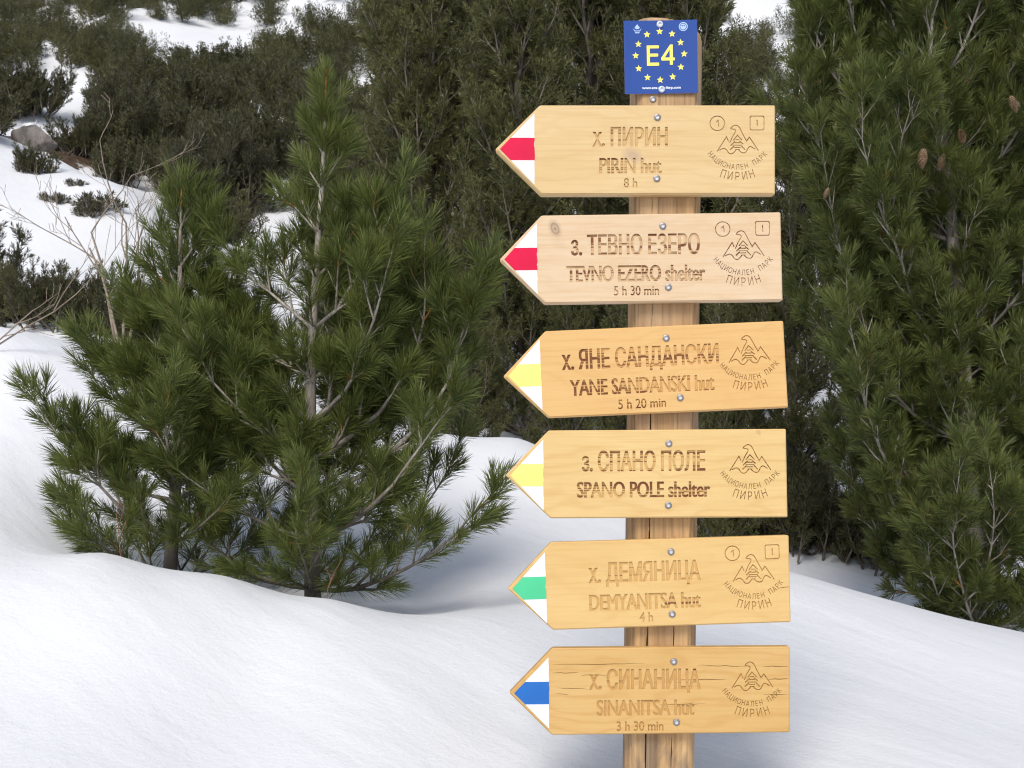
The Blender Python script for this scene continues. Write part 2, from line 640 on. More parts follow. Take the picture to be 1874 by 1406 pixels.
def inside(poly, px, py):
    """even-odd test of many points against one closed outline"""
    q = np.asarray(poly)
    x0, y0 = q[:, 0], q[:, 1]
    x1, y1 = np.roll(x0, -1), np.roll(y0, -1)
    c = (y0[None] > py[:, None]) != (y1[None] > py[:, None])
    with np.errstate(divide='ignore', invalid='ignore'):
        xi = (x1 - x0)[None] * (py[:, None] - y0[None]) / (y1 - y0)[None] + x0[None]
    return (np.sum(c & (px[:, None] < xi), 1) % 2) == 1


def winding(poly, px, py):
    q = np.asarray(poly)
    x0, y0 = q[:, 0], q[:, 1]
    x1, y1 = np.roll(x0, -1), np.roll(y0, -1)
    c = (y0[None] > py[:, None]) != (y1[None] > py[:, None])
    with np.errstate(divide='ignore', invalid='ignore'):
        xi = (x1 - x0)[None] * (py[:, None] - y0[None]) / (y1 - y0)[None] + x0[None]
    return np.sum(np.where(c & (px[:, None] < xi), np.where(y1 > y0, 1, -1)[None], 0), 1)


def cut_plate(outer, groups, depth, solid_ink=False):
    """triangulated plate: the outline minus the ink groups (or, with solid_ink, the ink alone), with walls of the given depth.
    Vertices in XY, front at z = 0, wall feet at z = -depth"""
    from mathutils.geometry import delaunay_2d_cdt
    pts, edges = [], []
    loops = ([outer] if outer else []) + [q for g in groups for q in g]
    for q in loops:
        b = len(pts)
        pts += [Vector((p[0], p[1])) for p in q]
        edges += [(b + i, b + (i + 1) % len(q)) for i in range(len(q))]
    v, e, f, _, _, _ = delaunay_2d_cdt(pts, edges, [], 0, 1e-7, False)
    P = np.array([tuple(p) for p in v])
    Tn = np.array([tuple(t) for t in f])
    cen = P[Tn].mean(1)
    ink = np.zeros(len(Tn), bool)
    for g in groups:
        m = np.zeros(len(Tn), int)
        for q in g: m += winding(q, cen[:, 0], cen[:, 1])
        ink |= m != 0
    keep = ink if solid_ink else (inside(outer, cen[:, 0], cen[:, 1]) & ~ink)
    Tn = Tn[keep]
    n = len(P)
    verts = [(p[0], p[1], 0.0) for p in P] + [(p[0], p[1], -depth) for p in P]
    faces = [tuple(int(a) for a in t) for t in Tn]
    if depth > 0:
        cnt = {}
        for t in faces:
            for a, b in ((t[0], t[1]), (t[1], t[2]), (t[2], t[0])):
                cnt[(a, b)] = cnt.get((a, b), 0) + 1
        faces += [(a, b, b + n, a + n) for (a, b) in cnt if (b, a) not in cnt]
    used = sorted({i for t in faces for i in t})
    mp = {o: k for k, o in enumerate(used)}
    return [verts[i] for i in used], [tuple(mp[i] for i in t) for t in faces]


# ------------------------------------------------------------------ signboards
PXM = 2.615 / F          # metres per photo pixel on the board faces
BT = 0.030               # board thickness
POST_D = 2.70
FRONT = 2.615


def round_poly(poly, rad, seg=4):
    out = []
    n = len(poly)
    for i in range(n):
        a, b, c = Vector(poly[i - 1]), Vector(poly[i]), Vector(poly[(i + 1) % n])
        d1, d2 = (a - b).normalized(), (c - b).normalized()
        p, q = b + d1 * rad, b + d2 * rad
        for j in range(seg + 1):
            t = j / seg
            out.append(tuple(p * (1 - t) ** 2 + b * 2 * t * (1 - t) + q * t * t))
    return out


def inset(poly, d):
    """inset of a convex counter-clockwise outline"""
    n = len(poly)
    out = []
    for i in range(n):
        a, b, c = Vector(poly[i - 1]), Vector(poly[i]), Vector(poly[(i + 1) % n])
        e1, e2 = (b - a).normalized(), (c - b).normalized()
        n1, n2 = Vector((-e1.y, e1.x)), Vector((-e2.y, e2.x))
        m = (n1 + n2) / max(0.3, 1 + n1.dot(n2))
        out.append(tuple(b + m * d))
    return out


def screw_mesh(r=0.0075):
    prof = [(r, 0.0), (r, 0.0012), (r * 0.93, 0.0022), (r * 0.62, 0.0030), (r * 0.5, 0.0030), (r * 0.45, 0.0008), (0.0, 0.0006)]
    n = 20
    vs, fs = [], []
    for (rr, h) in prof[:-1]:
        for i in range(n):
            a = 2 * math.pi * i / n
            k = 1.0
            vs.append((rr * k * math.cos(a), -h, rr * k * math.sin(a)))
    for j in range(len(prof) - 2):
        for i in range(n):
            fs.append((j * n + i, j * n + (i + 1) % n, (j + 1) * n + (i + 1) % n, (j + 1) * n + i))
    base = (len(prof) - 2) * n
    fs.append(tuple(base + i for i in range(n))[::-1])
    me = mesh_py('screw', vs, fs)
    me.polygons[len(fs) - 1].material_index = 1
    for p in list(me.polygons)[n * 4:n * 5]: p.material_index = 1
    return me


SCREW = screw_mesh()
SCREW.materials.append(steel)
SCREW.materials.append(socket)


def put_screw(parent, x, z, y):
    o = bpy.data.objects.new('screw', SCREW)
    C.objects.link(o)
    o.parent = parent
    o.location = (x, y, z)
    o.rotation_euler = (0, random.random() * 3, 0)
    return o


def emblem_polys(ox, oy, badges, wd):
    """eagle over peaks and a fir with the park's name on an arc; ox, oy board px of the emblem crop origin"""
    s = 1 / 8.27
    T = lambda pts: [(ox + x * s, oy - y * s) for x, y in pts]
    out = []
    def st(pts, k=0, ww=None):
        p = T(pts)
        if k: p = smooth_line(p, k)
        out.append([ribbon(p, ww or wd)])
    st([(458, 596), (505, 492), (548, 418), (532, 388), (474, 380), (500, 345), (545, 326), (590, 342), (622, 392), (668, 486), (715, 566)], 3)
    st([(268, 722), (410, 500), (440, 572)])
    st([(706, 580), (755, 506), (893, 712)])
    st([(512, 556), (575, 478), (645, 552)])
    st([(472, 636), (540, 572)], 0, wd * 1.5); st([(605, 566), (662, 612)], 0, wd * 1.2)
    st([(530, 590), (618, 592)])
    st([(464, 700), (524, 644)], 0, wd * 1.5); st([(636, 640), (692, 698)], 0, wd * 1.2)
    st([(528, 662), (624, 662)])
    st([(546, 546), (606, 546)], 0, wd * 0.8)
    st([(508, 628), (644, 628)], 0, wd * 0.8)
    st([(540, 694), (612, 694)], 0, wd * 0.8)
    st([(300, 706), (365, 676), (410, 700), (446, 748), (498, 756), (555, 700)], 3)
    st([(592, 702), (640, 738), (698, 738), (742, 664), (778, 650), (842, 690)], 3)
    def arc(txt, cx, cy, r, a0, a1, h, fat):
        n = len(txt)
        capu = max(p[1] for q in text_polys('H') for p in q)
        for i, ch in enumerate(txt):
            if ch == ' ': continue
            a = a0 + (a1 - a0) * i / (n - 1)
            polys = text_polys(ch)
            xs = [p[0] for q in polys for p in q]
            wch = (max(xs) - min(xs))
            k = h / capu
            kx = k * 0.74
            cx0 = (max(xs) + min(xs)) / 2
            glyph = []
            for q in oriented(polys):
                q2 = []
                for p in q:
                    lx, ly = (p[0] - cx0) * kx, p[1] * k - h / 2
                    # local up points to the arc's centre
                    ux, uy = math.sin(a), math.cos(a)
                    rx = cx + r * ux + lx * math.cos(a) - ly * ux
                    ry = cy + r * uy - lx * math.sin(a) - ly * uy
                    q2.append((rx, ry))
                glyph.append(T(q2))
            out.append(glyph)
    arc('НАЦИОНАЛЕН ПАРК', 575, 440, 520, R(-52), R(52), 78, 0)
    arc('ПИРИН', 575, 440, 660, R(-19), R(19), 118, 0)
    if badges:
        out.append(ring_polys(ox + 270 * s, oy - 297 * s, 110 * s, wd))
        out.append(box_polys(ox + 872 * s, oy - 293 * s, 105 * s, wd * 0.9))
        st([(250, 282), (284, 250), (290, 345)], 0, wd * 0.9)
        st([(872, 243), (876, 345)], 0, wd * 1.1)
    return out


def signboard(spec):
    TL, TR, BR, BL, tip = [Vector(p) for p in spec['corners']]
    cen = (TL + TR + BR + BL) / 4
    roll = math.atan2(-(TR.y + BR.y - TL.y - BL.y), (TR.x + BR.x - TL.x - BL.x))   # counter-clockwise on the picture
    ca, sa = math.cos(-roll), math.sin(-roll)

    def loc(p):
        x, y = p[0] - cen.x, -(p[1] - cen.y)
        return (x * ca - y * sa, x * sa + y * ca)     # board px, y up
    k = PXM
    outline_px = [loc(TL), loc(tip), loc(BL), loc(BR), loc(TR)]     # counter-clockwise
    full = round_poly([(x * k, y * k) for x, y in outline_px], 0.0035)
    c3 = inset(full, 0.0028)
    root = empty('trail_signboard', ((cen.x - HX) * k, FRONT + BT, EYE - (cen.y - HY) * k), (0, -roll, 0))
    # cut outlines, in board px, then metres
    cuts = []
    for (body, x0, x1, yb, cap, fat) in spec['text']:
        lx, ly = loc(((x0 + x1) / 2, yb))
        cuts.append(set_text(body, lx, ly, x1 - x0, cap, fat))
    ex, ey = loc(spec['emblem'])
    cuts += emblem_polys(ex, ey, spec.get('badges', False), 1.7)
    for (x0, y0, x1, y1, ww) in spec.get('cracks', ()):
        a, b = loc((x0, y0)), loc((x1, y1))
        n = 9
        rr = random.Random(x0 * 7 + y0)
        mid = [(a[0] + (b[0] - a[0]) * i / n, a[1] + (b[1] - a[1]) * i / n + (rr.random() - .5) * 1.6) for i in range(n + 1)]
        up = [(p[0], p[1] + ww * (0.15 + 0.85 * math.sin(math.pi * (i / n))) / 2) for i, p in enumerate(mid)]
        dn = [(p[0], p[1] - ww * (0.15 + 0.85 * math.sin(math.pi * (i / n))) / 2) for i, p in enumerate(mid)]
        cuts.append([up + dn[::-1]])
    depth = 0.0032
    fx = inset(full, 0.0029)
    v, f = cut_plate(fx, [[[(x * k, y * k) for x, y in q] for q in g] for g in cuts], depth)
    V = [(p[0], -(BT + p[2]), p[1]) for p in v]
    Fc = [tuple(q) for q in f]
    mi = [0] * len(Fc)
    # body behind the cut layer
    n = len(full)
    b0 = len(V)
    levels = [(inset(full, 0.002), 0.0), (full, 0.002), (full, BT - 0.0050), (c3, BT - depth + 0.0003)]
    for poly, y in levels:
        V += [(p[0], -y, p[1]) for p in poly]
    for L in range(len(levels) - 1):
        for i in range(n):
            a = b0 + L * n + i; b = b0 + L * n + (i + 1) % n
            Fc.append((a, b, b + n, a + n)); mi.append(0)
    Fc.append(tuple(b0 + 3 * n + i for i in range(n))); mi.append(1)
    Fc.append(tuple(b0 + i for i in range(n))[::-1]); mi.append(0)
    me = mesh_py('panel', V, Fc)
    for p, m in zip(me.polygons, mi): p.material_index = m
    bm = bmesh.new(); bm.from_mesh(me); bmesh.ops.recalc_face_normals(bm, faces=bm.faces); bm.to_mesh(me); bm.free()
    conv = lambda lst: [(loc((x, y))[0] * k, loc((x, y))[1] * k, rx * k, rz * k, s_, c_) for (x, y, rx, rz, s_, c_) in lst]
    wm = wood_mat('board_wood', spec['wood'], spec['seed'], conv(spec.get('knots', ())), spec.get('rings', 0.22), stain=conv(spec.get('stains', ())))
    cm = carve_mat('carved_wood', spec['wood'], spec['seed'], spec['dens'], spec.get('fade', 0))
    link('panel', me, [wm, cm], root)
    # painted arrow head: white field with the coloured stripe on it
    ix0 = outline_px[1][0]
    x_edge = (outline_px[0][0] + outline_px[2][0]) / 2 - spec.get('edge', 11)
    ym = outline_px[1][1]
    tx = ix0 + 9
    top = ym + 65; bot = ym - 65

    def sheet(name, pts, y, th, m):
        rr = random.Random(spec['seed'])
        A = [(p[0] * k, -(y), p[1] * k) for p in pts]
        B = [(p[0] * k, -(y + th), p[1] * k) for p in pts]
        nn = len(pts)
        fs = [tuple(range(nn, 2 * nn))] + [(i, (i + 1) % nn, nn + (i + 1) % nn, nn + i) for i in range(nn)]
        mm = mesh_py(name, A + B, fs)
        b = bmesh.new(); b.from_mesh(mm); bmesh.ops.recalc_face_normals(b, faces=b.faces); b.to_mesh(mm); b.free()
        return link(name, mm, m, root)
    rr = random.Random(spec['seed'] * 11)
    edge_pts = [(x_edge + (rr.random() - .5) * 0.8, bot + (top - bot) * i / 14) for i in range(15)]
    sheet('arrow_head', [(tx, ym)] + edge_pts, BT - 0.0001, 0.0005, white_paint)
    h = spec.get('stripe_h', 20.5)
    slope = (x_edge - tx) / (top - ym)
    right = [(x_edge + 0.3 + (rr.random() - .6) * 1.6 * (1 if 0 < i < 8 else 0), ym - h + 2 * h * i / 8) for i in range(9)]
    sheet('stripe', [(tx - 0.2, ym), (tx + h * slope, ym - h)] + right + [(tx + h * slope, ym + h)], BT + 0.0004, 0.0005, spec['stripe'])
    for p in spec['screws']:
        x, z = loc(p)
        put_screw(root, x * k, z * k, -BT + 0.0002)
    tag(root, spec['label'], 'signboard', 'arrow boards on the trail signpost')
    return root


FAT = 1.15
KN = (0.16, 0.10, 0.07)
boards = [
    dict(corners=[(988, 192), (1419, 192), (1419, 355.5), (990, 356), (906, 273)], seed=1, wood=(0.597, 0.426, 0.205), dens=0.24, stripe=stripe_red,
         text=[('х. ПИРИН', 1086, 1221, 268, 33, FAT), ('PIRIN hut', 1098, 1210, 317, 27.5, 1.1), ('8 h', 1142, 1166, 343, 16.5, .35)],
         emblem=(1280, 190), badges=True, screws=[(1203, 215), (1202, 327)],
         stains=[(1158, 285, 24, 17, 0.55, (0.34, 0.25, 0.20)), (1148, 248, 10, 30, 0.25, (0.42, 0.28, 0.15))],
         label='topmost arrow board with red stripe, carved PIRIN hut and 8 h'),
    dict(corners=[(991, 394), (1429, 388), (1433, 550), (997, 555.5), (914, 475)], seed=2, wood=(0.605, 0.448, 0.281), dens=0.38, stripe=stripe_red,
         text=[('з. ТЕВНО ЕЗЕРО', 1046, 1280, 466, 35, FAT), ('TEVNO EZERO shelter', 1038, 1290, 514.5, 28.5, 1.1), ('5 h 30 min', 1124, 1206, 540.5, 17, .35)],
         emblem=(1289.5, 384), badges=True, screws=[(1213, 414), (1223, 526)],
         knots=[(1016, 419, 15, 19, 0.95, KN)], stains=[(1020, 440, 18, 22, 0.2, (0.45, 0.28, 0.16))],
         label='palest arrow board with red stripe and a knot, carved TEVNO EZERO shelter'),
    dict(corners=[(998, 606), (1434, 587), (1443, 746), (1004, 765), (921, 689)], seed=3, wood=(0.614, 0.382, 0.147), dens=0.36, fade=0.35, stripe=stripe_yellow,
         text=[('х. ЯНЕ САНДАНСКИ', 1030, 1315, 671, 34, FAT), ('YANE SANDANSKI hut', 1045, 1307, 719, 28, 1.1), ('5 h 20 min', 1132, 1219, 747, 17, .35)],
         emblem=(1298, 578), screws=[(1219, 619), (1245, 728)],
         label='steepest tilted orange arrow board with yellow stripe, carved YANE SANDANSKI hut'),
    dict(corners=[(1004, 788), (1439, 785), (1442, 947), (1007, 949), (925, 870)], seed=4, rings=0.38, wood=(0.614, 0.426, 0.179), dens=0.46, stripe=stripe_yellow,
         text=[('з. СПАНО ПОЛЕ', 1066, 1290, 862, 34.5, FAT), ('SPANO POLE shelter', 1057, 1299, 910, 28, 1.1)],
         emblem=(1302.5, 775), screws=[(1224, 812), (1223, 925)],
         knots=[(1388, 791, 7, 8, 0.75, (0.42, 0.20, 0.11))],
         label='arrow board with yellow stripe and no walking time, carved SPANO POLE shelter'),
    dict(corners=[(1008, 993), (1444, 980), (1448, 1139), (1012, 1153.5), (929, 1078)], seed=5, wood=(0.605, 0.404, 0.160), dens=0.11, stripe=stripe_green,
         text=[('х. ДЕМЯНИЦА', 1079, 1281, 1064, 34, FAT), ('DEMYANITSA hut', 1080, 1282, 1114.5, 28, 1.1), ('4 h', 1171, 1195, 1138, 17, .35)],
         emblem=(1306.5, 978), badges=True, screws=[(1228, 1010), (1230, 1124)], cracks=[(1424, 1077, 1446, 1074, 1.6)],
         label='arrow board with green stripe, carved DEMYANITSA hut and 4 h'),
    dict(corners=[(1011, 1187), (1446, 1184), (1446, 1341), (1010, 1346), (932, 1269)], seed=6, rings=0.42, wood=(0.545, 0.343, 0.125), dens=0.06, stripe=stripe_blue, edge=6,
         text=[('х. СИНАНИЦА', 1080, 1281, 1261, 34, FAT), ('SINANITSA hut', 1093, 1270, 1309, 27.5, 1.0), ('3 h 30 min', 1129, 1214, 1337.5, 17, .35)],
         emblem=(1306, 1173), screws=[(1233, 1211), (1238, 1322)],
         cracks=[(1012, 1217, 1180, 1214, 1.3), (1012, 1232, 1060, 1231, 1.5), (1275, 1217.5, 1370, 1220, 1.2), (1395, 1220, 1445, 1219.5, 1.4), (1062, 1236, 1112, 1236, 1.3),
                 (1240, 1244, 1330, 1243.5, 1.6), (1404, 1243, 1444, 1242.5, 1.8), (1018, 1259, 1078, 1261, 1.2), (1016, 1270, 1040, 1271, 1.0), (1205, 1290, 1290, 1288, 1.1), (1396, 1272, 1444, 1272, 1.2)],
         label='lowest arrow board, cracked, with blue stripe, carved SINANITSA hut'),
]
random.seed(5)
for b in boards: signboard(b)

# ------------------------------------------------------------------ post
def build_post():
    top = W(1219, 52, POST_D); bot = W(1203, 1500, POST_D)
    base = Vector((bot.x, POST_D, gz(bot.x, POST_D) - 0.35))
    ax = (top - bot).normalized()
    zs = np.concatenate([np.linspace(base.z, top.z - 0.03, 90), [top.z - 0.012, top.z - 0.003, top.z + 0.006]])
    rad = 0.0775
    n = 300
    th = np.linspace(0, 2 * np.pi, n, endpoint=False)
    vs = []
    cr = [(-0.46, 0.007, 0.012), (-0.10, 0.005, 0.009), (0.02, 0.010, 0.014), (0.33, 0.006, 0.012), (0.9, 0.01, 0.01), (-1.0, 0.008, 0.012), (2.0, .01, .012), (-2.2, .01, .012)]
    for j, z in enumerate(zs):
        t = (z - bot.z) / ax.z
        c = bot + ax * t
        r = np.full(n, rad) * (1 + 0.012 * np.sin(3 * th + z * 1.3) + 0.006 * np.sin(7 * th - z * 2.2))
        if j >= len(zs) - 3: r = r * (0.97, 0.86, 0.55)[j - (len(zs) - 3)]
        ang = th - math.pi * 1.5                      # 0 = towards the viewer
        ang = (ang + np.pi) % (2 * np.pi) - np.pi
        for (a0, wd, dp) in cr:
            a = a0 + 0.03 * math.sin(z * 3.1 + a0 * 9) + 0.012 * math.sin(z * 11 + a0 * 4)
            amp = dp * (0.55 + 0.45 * math.sin(z * 2.3 + a0 * 17))
            r = r - amp * np.exp(-((ang - a) / (wd * 2.2)) ** 2)
        x = r * np.cos(th); y = r * np.sin(th)
        y = np.maximum(y, -(POST_D - FRONT - BT) + 0.0)     # sawn flat where the boards bear on it
        zz = np.full(n, z)
        if j >= len(zs) - 3: zz = zz - 0.18 * (x - 0.0) * (1 if x is not None else 1)
        elif j == len(zs) - 4: zz = zz - 0.09 * x
        vs.append(np.stack([c.x + x, c.y + y, zz], -1))
    V = np.concatenate(vs)
    m = len(zs)
    ii = np.arange(m * n).reshape(m, n)
    q = np.stack([ii[:-1], np.roll(ii[:-1], -1, 1), np.roll(ii[1:], -1, 1), ii[1:]], -1).reshape(-1, 4)
    org = base.copy()
    me = bpy.data.meshes.new('wooden_post')
    faces = [tuple(int(a) for a in r) for r in q] + [tuple(int(a) for a in ii[-1])]
    me.from_pydata([tuple(float(c) for c in v) for v in V], [], faces)
    for p in me.polygons[:-1]: p.use_smooth = True
    me.update()
    o = link('wooden_post', me, post_mat())
    tag(o, 'round weathered timber post carrying the stack of arrow boards', 'post')
    p = W(1195, 182, FRONT + BT)
    put_screw(o, p.x, p.z, FRONT + BT + 0.0005)
    return o


build_post()

# ------------------------------------------------------------------ blue trail plate
def flat_part(name, polys_px, cx, cy, k, y, m, parent):
    """printed shape: outlines in plate px (y up, centred)"""
    v, f = cut_plate(None, [[[(x * k, yy * k) for x, yy in q] for q in polys_px]], 0.0002, True)
    me = mesh_py(name, [(p[0], -(y + 0.0002 + p[2]), p[1]) for p in v], [tuple(q) for q in f])
    return link(name, me, m, parent)


def trail_plate():
    y_front = FRONT + BT - 0.006
    k = y_front / F
    cx, cy = 1209.5, 104.5
    root = empty('trail_plate', ((cx - HX) * k, y_front + 0.003, EYE - (cy - HY) * k), (0, R(-0.9), 0))
    blue = plain('plate_blue', srgb(42, 74, 146), 0.35, 0, 0.06, 9)
    rim = plain('plate_rim', srgb(180, 160, 190), 0.4, 0.2)
    yel = plain('plate_yellow', srgb(250, 232, 110), 0.4, 0, 0.04)
    wht = plain('plate_white', srgb(225, 232, 245), 0.4, 0, 0.04)
    pale = plain('plate_pale_blue', srgb(170, 195, 240), 0.4, 0, 0.1, 600)
    h = 67.0 * k
    th = 0.002
    # slightly dished sheet: the screws pull the middle in
    n = 24
    vs, fs = [], []
    def dish(x, z):
        u, v_ = x / h, z / h
        return -0.0022 * (abs(u) ** 2.2) * 0.8 - 0.0008 * abs(v_) ** 3
    for s in (0, 1):
        for j in range(n + 1):
            for i in range(n + 1):
                x, z = -h + 2 * h * i / n, -h + 2 * h * j / n
                vs.append((x, dish(x, z) - th * s, z))
    N = n + 1
    for s in (0, 1):
        for j in range(n):
            for i in range(n):
                a = s * N * N + j * N + i
                fs.append((a, a + 1, a + N + 1, a + N) if s else (a, a + N, a + N + 1, a + 1))
    nb = len(fs)
    ringi = [i for i in range(N)] + [j * N + n for j in range(1, N)] + [n * N + i for i in range(n - 1, -1, -1)] + [j * N for j in range(n - 1, 0, -1)]
    for a, b in zip(ringi, ringi[1:] + ringi[:1]):
        fs.append((a, b, b + N * N, a + N * N))
    me = mesh_py('plate', vs, fs)
    for p in me.polygons:
        if p.index >= nb: p.material_index = 1
    link('plate', me, [blue, rim], root)

    def printed(name, polys, m):
        o = flat_part(name, polys, 0, 0, k, 0, m, root)
        for v in o.data.vertices:
            v.co.y = v.co.y + dish(v.co.x, v.co.z) - th - 0.0004
        return o
    P = lambda x, y: (x - cx, cy - y)          # photo px -> plate px
    Q = lambda x, y: (1130 + x / 8.27 - cx, cy - (20 + y / 8.27))
    # E4
    wd = 42 / 8.27
    e = [Q(445, 522), Q(625, 522), Q(632, 543), Q(625, 566), Q(490, 566), Q(490, 645), Q(612, 645), Q(620, 667), Q(612, 690), Q(490, 690), Q(490, 782), Q(625, 782), Q(632, 805), Q(625, 828), Q(445, 828)]
    four_o = [Q(800, 512), Q(838, 512), Q(838, 708), Q(862, 708), Q(870, 728), Q(862, 752), Q(838, 752), Q(838, 818), Q(792, 818), Q(792, 752), Q(668, 752), Q(660, 715)]
    four_i = [Q(792, 590), Q(792, 708), Q(716, 708)]
    printed('lettering', [e, four_o, four_i[::-1]], yel)
    stars = [(644, 312), (832, 352), (958, 484), (1010, 658), (958, 856), (832, 1002), (642, 1046), (450, 1006), (318, 870), (276, 674), (320, 500), (452, 356)]
    for (sx, sy) in stars:
        c = Q(sx, sy)
        pts = []
        for i in range(10):
            r = (6.6 if i % 2 == 0 else 2.9)
            a = math.pi / 2 + i * math.pi / 5
            pts.append((c[0] + r * math.cos(a), c[1] + r * math.sin(a)))
        printed('star', [pts], yel)
    printed('web_address', set_text('www.era-ewv-ferp.com', 0, Q(640, 1182)[1], 70, 4.6, 0.25), wht)
    c = Q(305, 270)
    printed('emblem', [[(c[0] - 8, c[1] + 1), (c[0] - 4, c[1] - 3), (c[0] + 4, c[1] - 3), (c[0] + 8, c[1] + 1), (c[0] + 5, c[1] - 4.5), (c[0] - 5, c[1] - 4.5)],
                       [(c[0] - 5, c[1] + 2), (c[0], c[1] + 8.5), (c[0] + 5, c[1] + 2), (c[0] + 2, c[1] - 0.5), (c[0] - 2, c[1] - 0.5)],
                       [(c[0] - 4.5, c[1] - 6), (c[0] + 4.5, c[1] - 6), (c[0] + 3.5, c[1] - 8), (c[0] - 3.5, c[1] - 8)]], pale)
    c = Q(1002, 245)
    circ = lambda r, x=0, y=0, n=18: [(c[0] + x + r * math.cos(2 * math.pi * i / n), c[1] + y + r * math.sin(2 * math.pi * i / n)) for i in range(n)]
    printed('emblem', [circ(8.2), circ(6.6)[::-1], circ(5.4), circ(1.3, -1.8, 1.5, 8)[::-1], circ(1.3, 2.0, 1.5, 8)[::-1], [(c[0] - 3, c[1] - 1.2), (c[0], c[1] - 3.2), (c[0] + 3, c[1] - 1.2), (c[0], c[1] - 2)][::1]], pale)
    for q in (Q(648, 205), Q(662, 1190)):
        s = put_screw(root, q[0] * k, q[1] * k, -th - 0.0006)
        s.scale = (0.95, 1.6, 0.95)
        for sl in s.material_slots:
            sl.link = 'OBJECT'
            sl.material = screw_pale
    tag(root, 'square blue plate with E4 and yellow stars at the post top', 'trail plate')


trail_plate()

# ------------------------------------------------------------------ pines
class Plant:
    def __init__(self, seed):
        self.rg = random.Random(seed)
        self.seg = []          # p, q, r0, r1, age from tip

    def branch(self, p, d, nseg, L, r, order, bend, lat=(2, 3), max_lat=4, jit=0.10, lat_up=0.25):
        """a limb of nseg yearly shoots; every node carries side limbs one year younger"""
        rg = self.rg
        p = Vector(p); d = Vector(d).normalized()
        side0 = rg.random() * 6.28
        for i in range(nseg):
            age = nseg - 1 - i
            LL = L * rg.uniform(0.8, 1.18)
            d2 = (d + Vector((0, 0, bend)) + Vector((rg.gauss(0, jit), rg.gauss(0, jit), rg.gauss(0, jit * .6)))).normalized()
            q = p + d2 * LL
            r0 = r * (1 - i / (nseg + 0.6)); r1 = r * (1 - (i + 1) / (nseg + 0.6))
            self.seg.append((p, q, r0, r1, age, order))
            p, d = q, d2
            k = min(age, max_lat)
            if order < 4 and (age >= 1 or (order < 3 and nseg > 1)):
                for s in range(rg.randint(*lat)):
                    n2 = int(round(k * rg.uniform(0.45, 0.85)))
                    if n2 < 1: n2 = 1
                    if age == 0: continue
                    a = side0 + s * 2.4 + i * 1.3 + rg.uniform(-.5, .5)
                    u = d.orthogonal().normalized(); v = d.cross(u)
                    sd = (u * math.cos(a) + v * math.sin(a))
                    sd.z = sd.z * 0.6 + lat_up
                    nd = (d * 0.75 + sd.normalized() * 0.8).normalized()
                    self.branch(q, nd, n2, L * 0.82, r1 * 0.65 + 0.0008, order + 1, bend, lat, max_lat - 1, jit, lat_up)

    def tubes(self, rmin=0.0, sides=5, scale=1.0):
        P = np.array([tuple(s[0]) for s in self.seg]); Q = np.array([tuple(s[1]) for s in self.seg])
        r0 = np.array([s[2] for s in self.seg]) * scale; r1 = np.array([s[3] for s in self.seg]) * scale
        r0 = np.maximum(r0, rmin); r1 = np.maximum(r1, rmin * 0.8)
        return tube_arrays(P, Q, r0, r1, sides)

    def needles(self, count, length, width, ages=(1.0, 1.0, 0.4), spread=(22, 52), droop=0.05, seed=0):
        rng = np.random.default_rng(seed)
        rows = [(s[0], s[1], ages[s[4]]) for s in self.seg if s[4] < len(ages) and s[5] > 0]
        P = np.array([tuple(r[0]) for r in rows]); Q = np.array([tuple(r[1]) for r in rows])
        cnt = np.array([max(1, int(round(count * r[2]))) for r in rows])
        return needle_arrays(P, Q, cnt, length, width, spread, droop, rng)


def tube_arrays(P, Q, r0, r1, sides):
    n = len(P)
    D = Q - P
    D = D / np.maximum(np.linalg.norm(D, axis=1, keepdims=True), 1e-9)
    ref = np.where(np.abs(D[:, 2:3]) < 0.9, np.array([[0, 0, 1.0]]), np.array([[1.0, 0, 0]]))
    U = np.cross(D, ref); U /= np.linalg.norm(U, axis=1, keepdims=True)
    Vv = np.cross(D, U)
    a = np.arange(sides) * 2 * np.pi / sides
    c = U[:, None] * np.cos(a)[None, :, None] + Vv[:, None] * np.sin(a)[None, :, None]
    A = P[:, None] + c * r0[:, None, None]
    B = Q[:, None] + c * r1[:, None, None]
    verts = np.concatenate([A, B], 1).reshape(-1, 3)
    i = np.arange(sides); j = (i + 1) % sides
    f = np.stack([i, j, j + sides, i + sides], -1)
    faces = (np.arange(n)[:, None, None] * 2 * sides + f[None]).reshape(-1, 4)
    return verts, faces


def needle_arrays(P, Q, cnt, length, width, spread, droop, rng):
    k = np.repeat(np.arange(len(P)), cnt)
    m = len(k)
    t = rng.random(m) ** 0.8
    ax = (Q - P); al = np.linalg.norm(ax, axis=1, keepdims=True); ax = ax / np.maximum(al, 1e-9)
    A = ax[k]
    base = P[k] + (Q - P)[k] * t[:, None]
    rnd = rng.normal(size=(m, 3))
    rad = rnd - A * np.sum(rnd * A, 1, keepdims=True)
    rad /= np.linalg.norm(rad, axis=1, keepdims=True)
    ang = np.radians(spread[1] + (spread[0] - spread[1]) * t + rng.normal(0, 7, m))
    d = A * np.cos(ang)[:, None] + rad * np.sin(ang)[:, None]
    d[:, 2] -= droop * rng.random(m)
    d /= np.linalg.norm(d, axis=1, keepdims=True)
    L = length * rng.uniform(0.75, 1.15, m)
    side = np.cross(d, rng.normal(size=(m, 3)))
    side /= np.linalg.norm(side, axis=1, keepdims=True)
    wv = side * (width * rng.uniform(0.7, 1.2, m) / 2)[:, None]
    mid = base + d * (L * 0.55)[:, None]
    tip = base + d * L[:, None]
    tip[:, 2] -= droop * L * 0.6
    v = np.stack([base - wv * 0.5, base + wv * 0.5, mid + wv, tip, mid - wv], 1)
    # a needle: narrow at the sheath, widest at mid length, pointed
    verts = v.reshape(-1, 3)
    o = np.arange(m)[:, None] * 5
    return verts, o


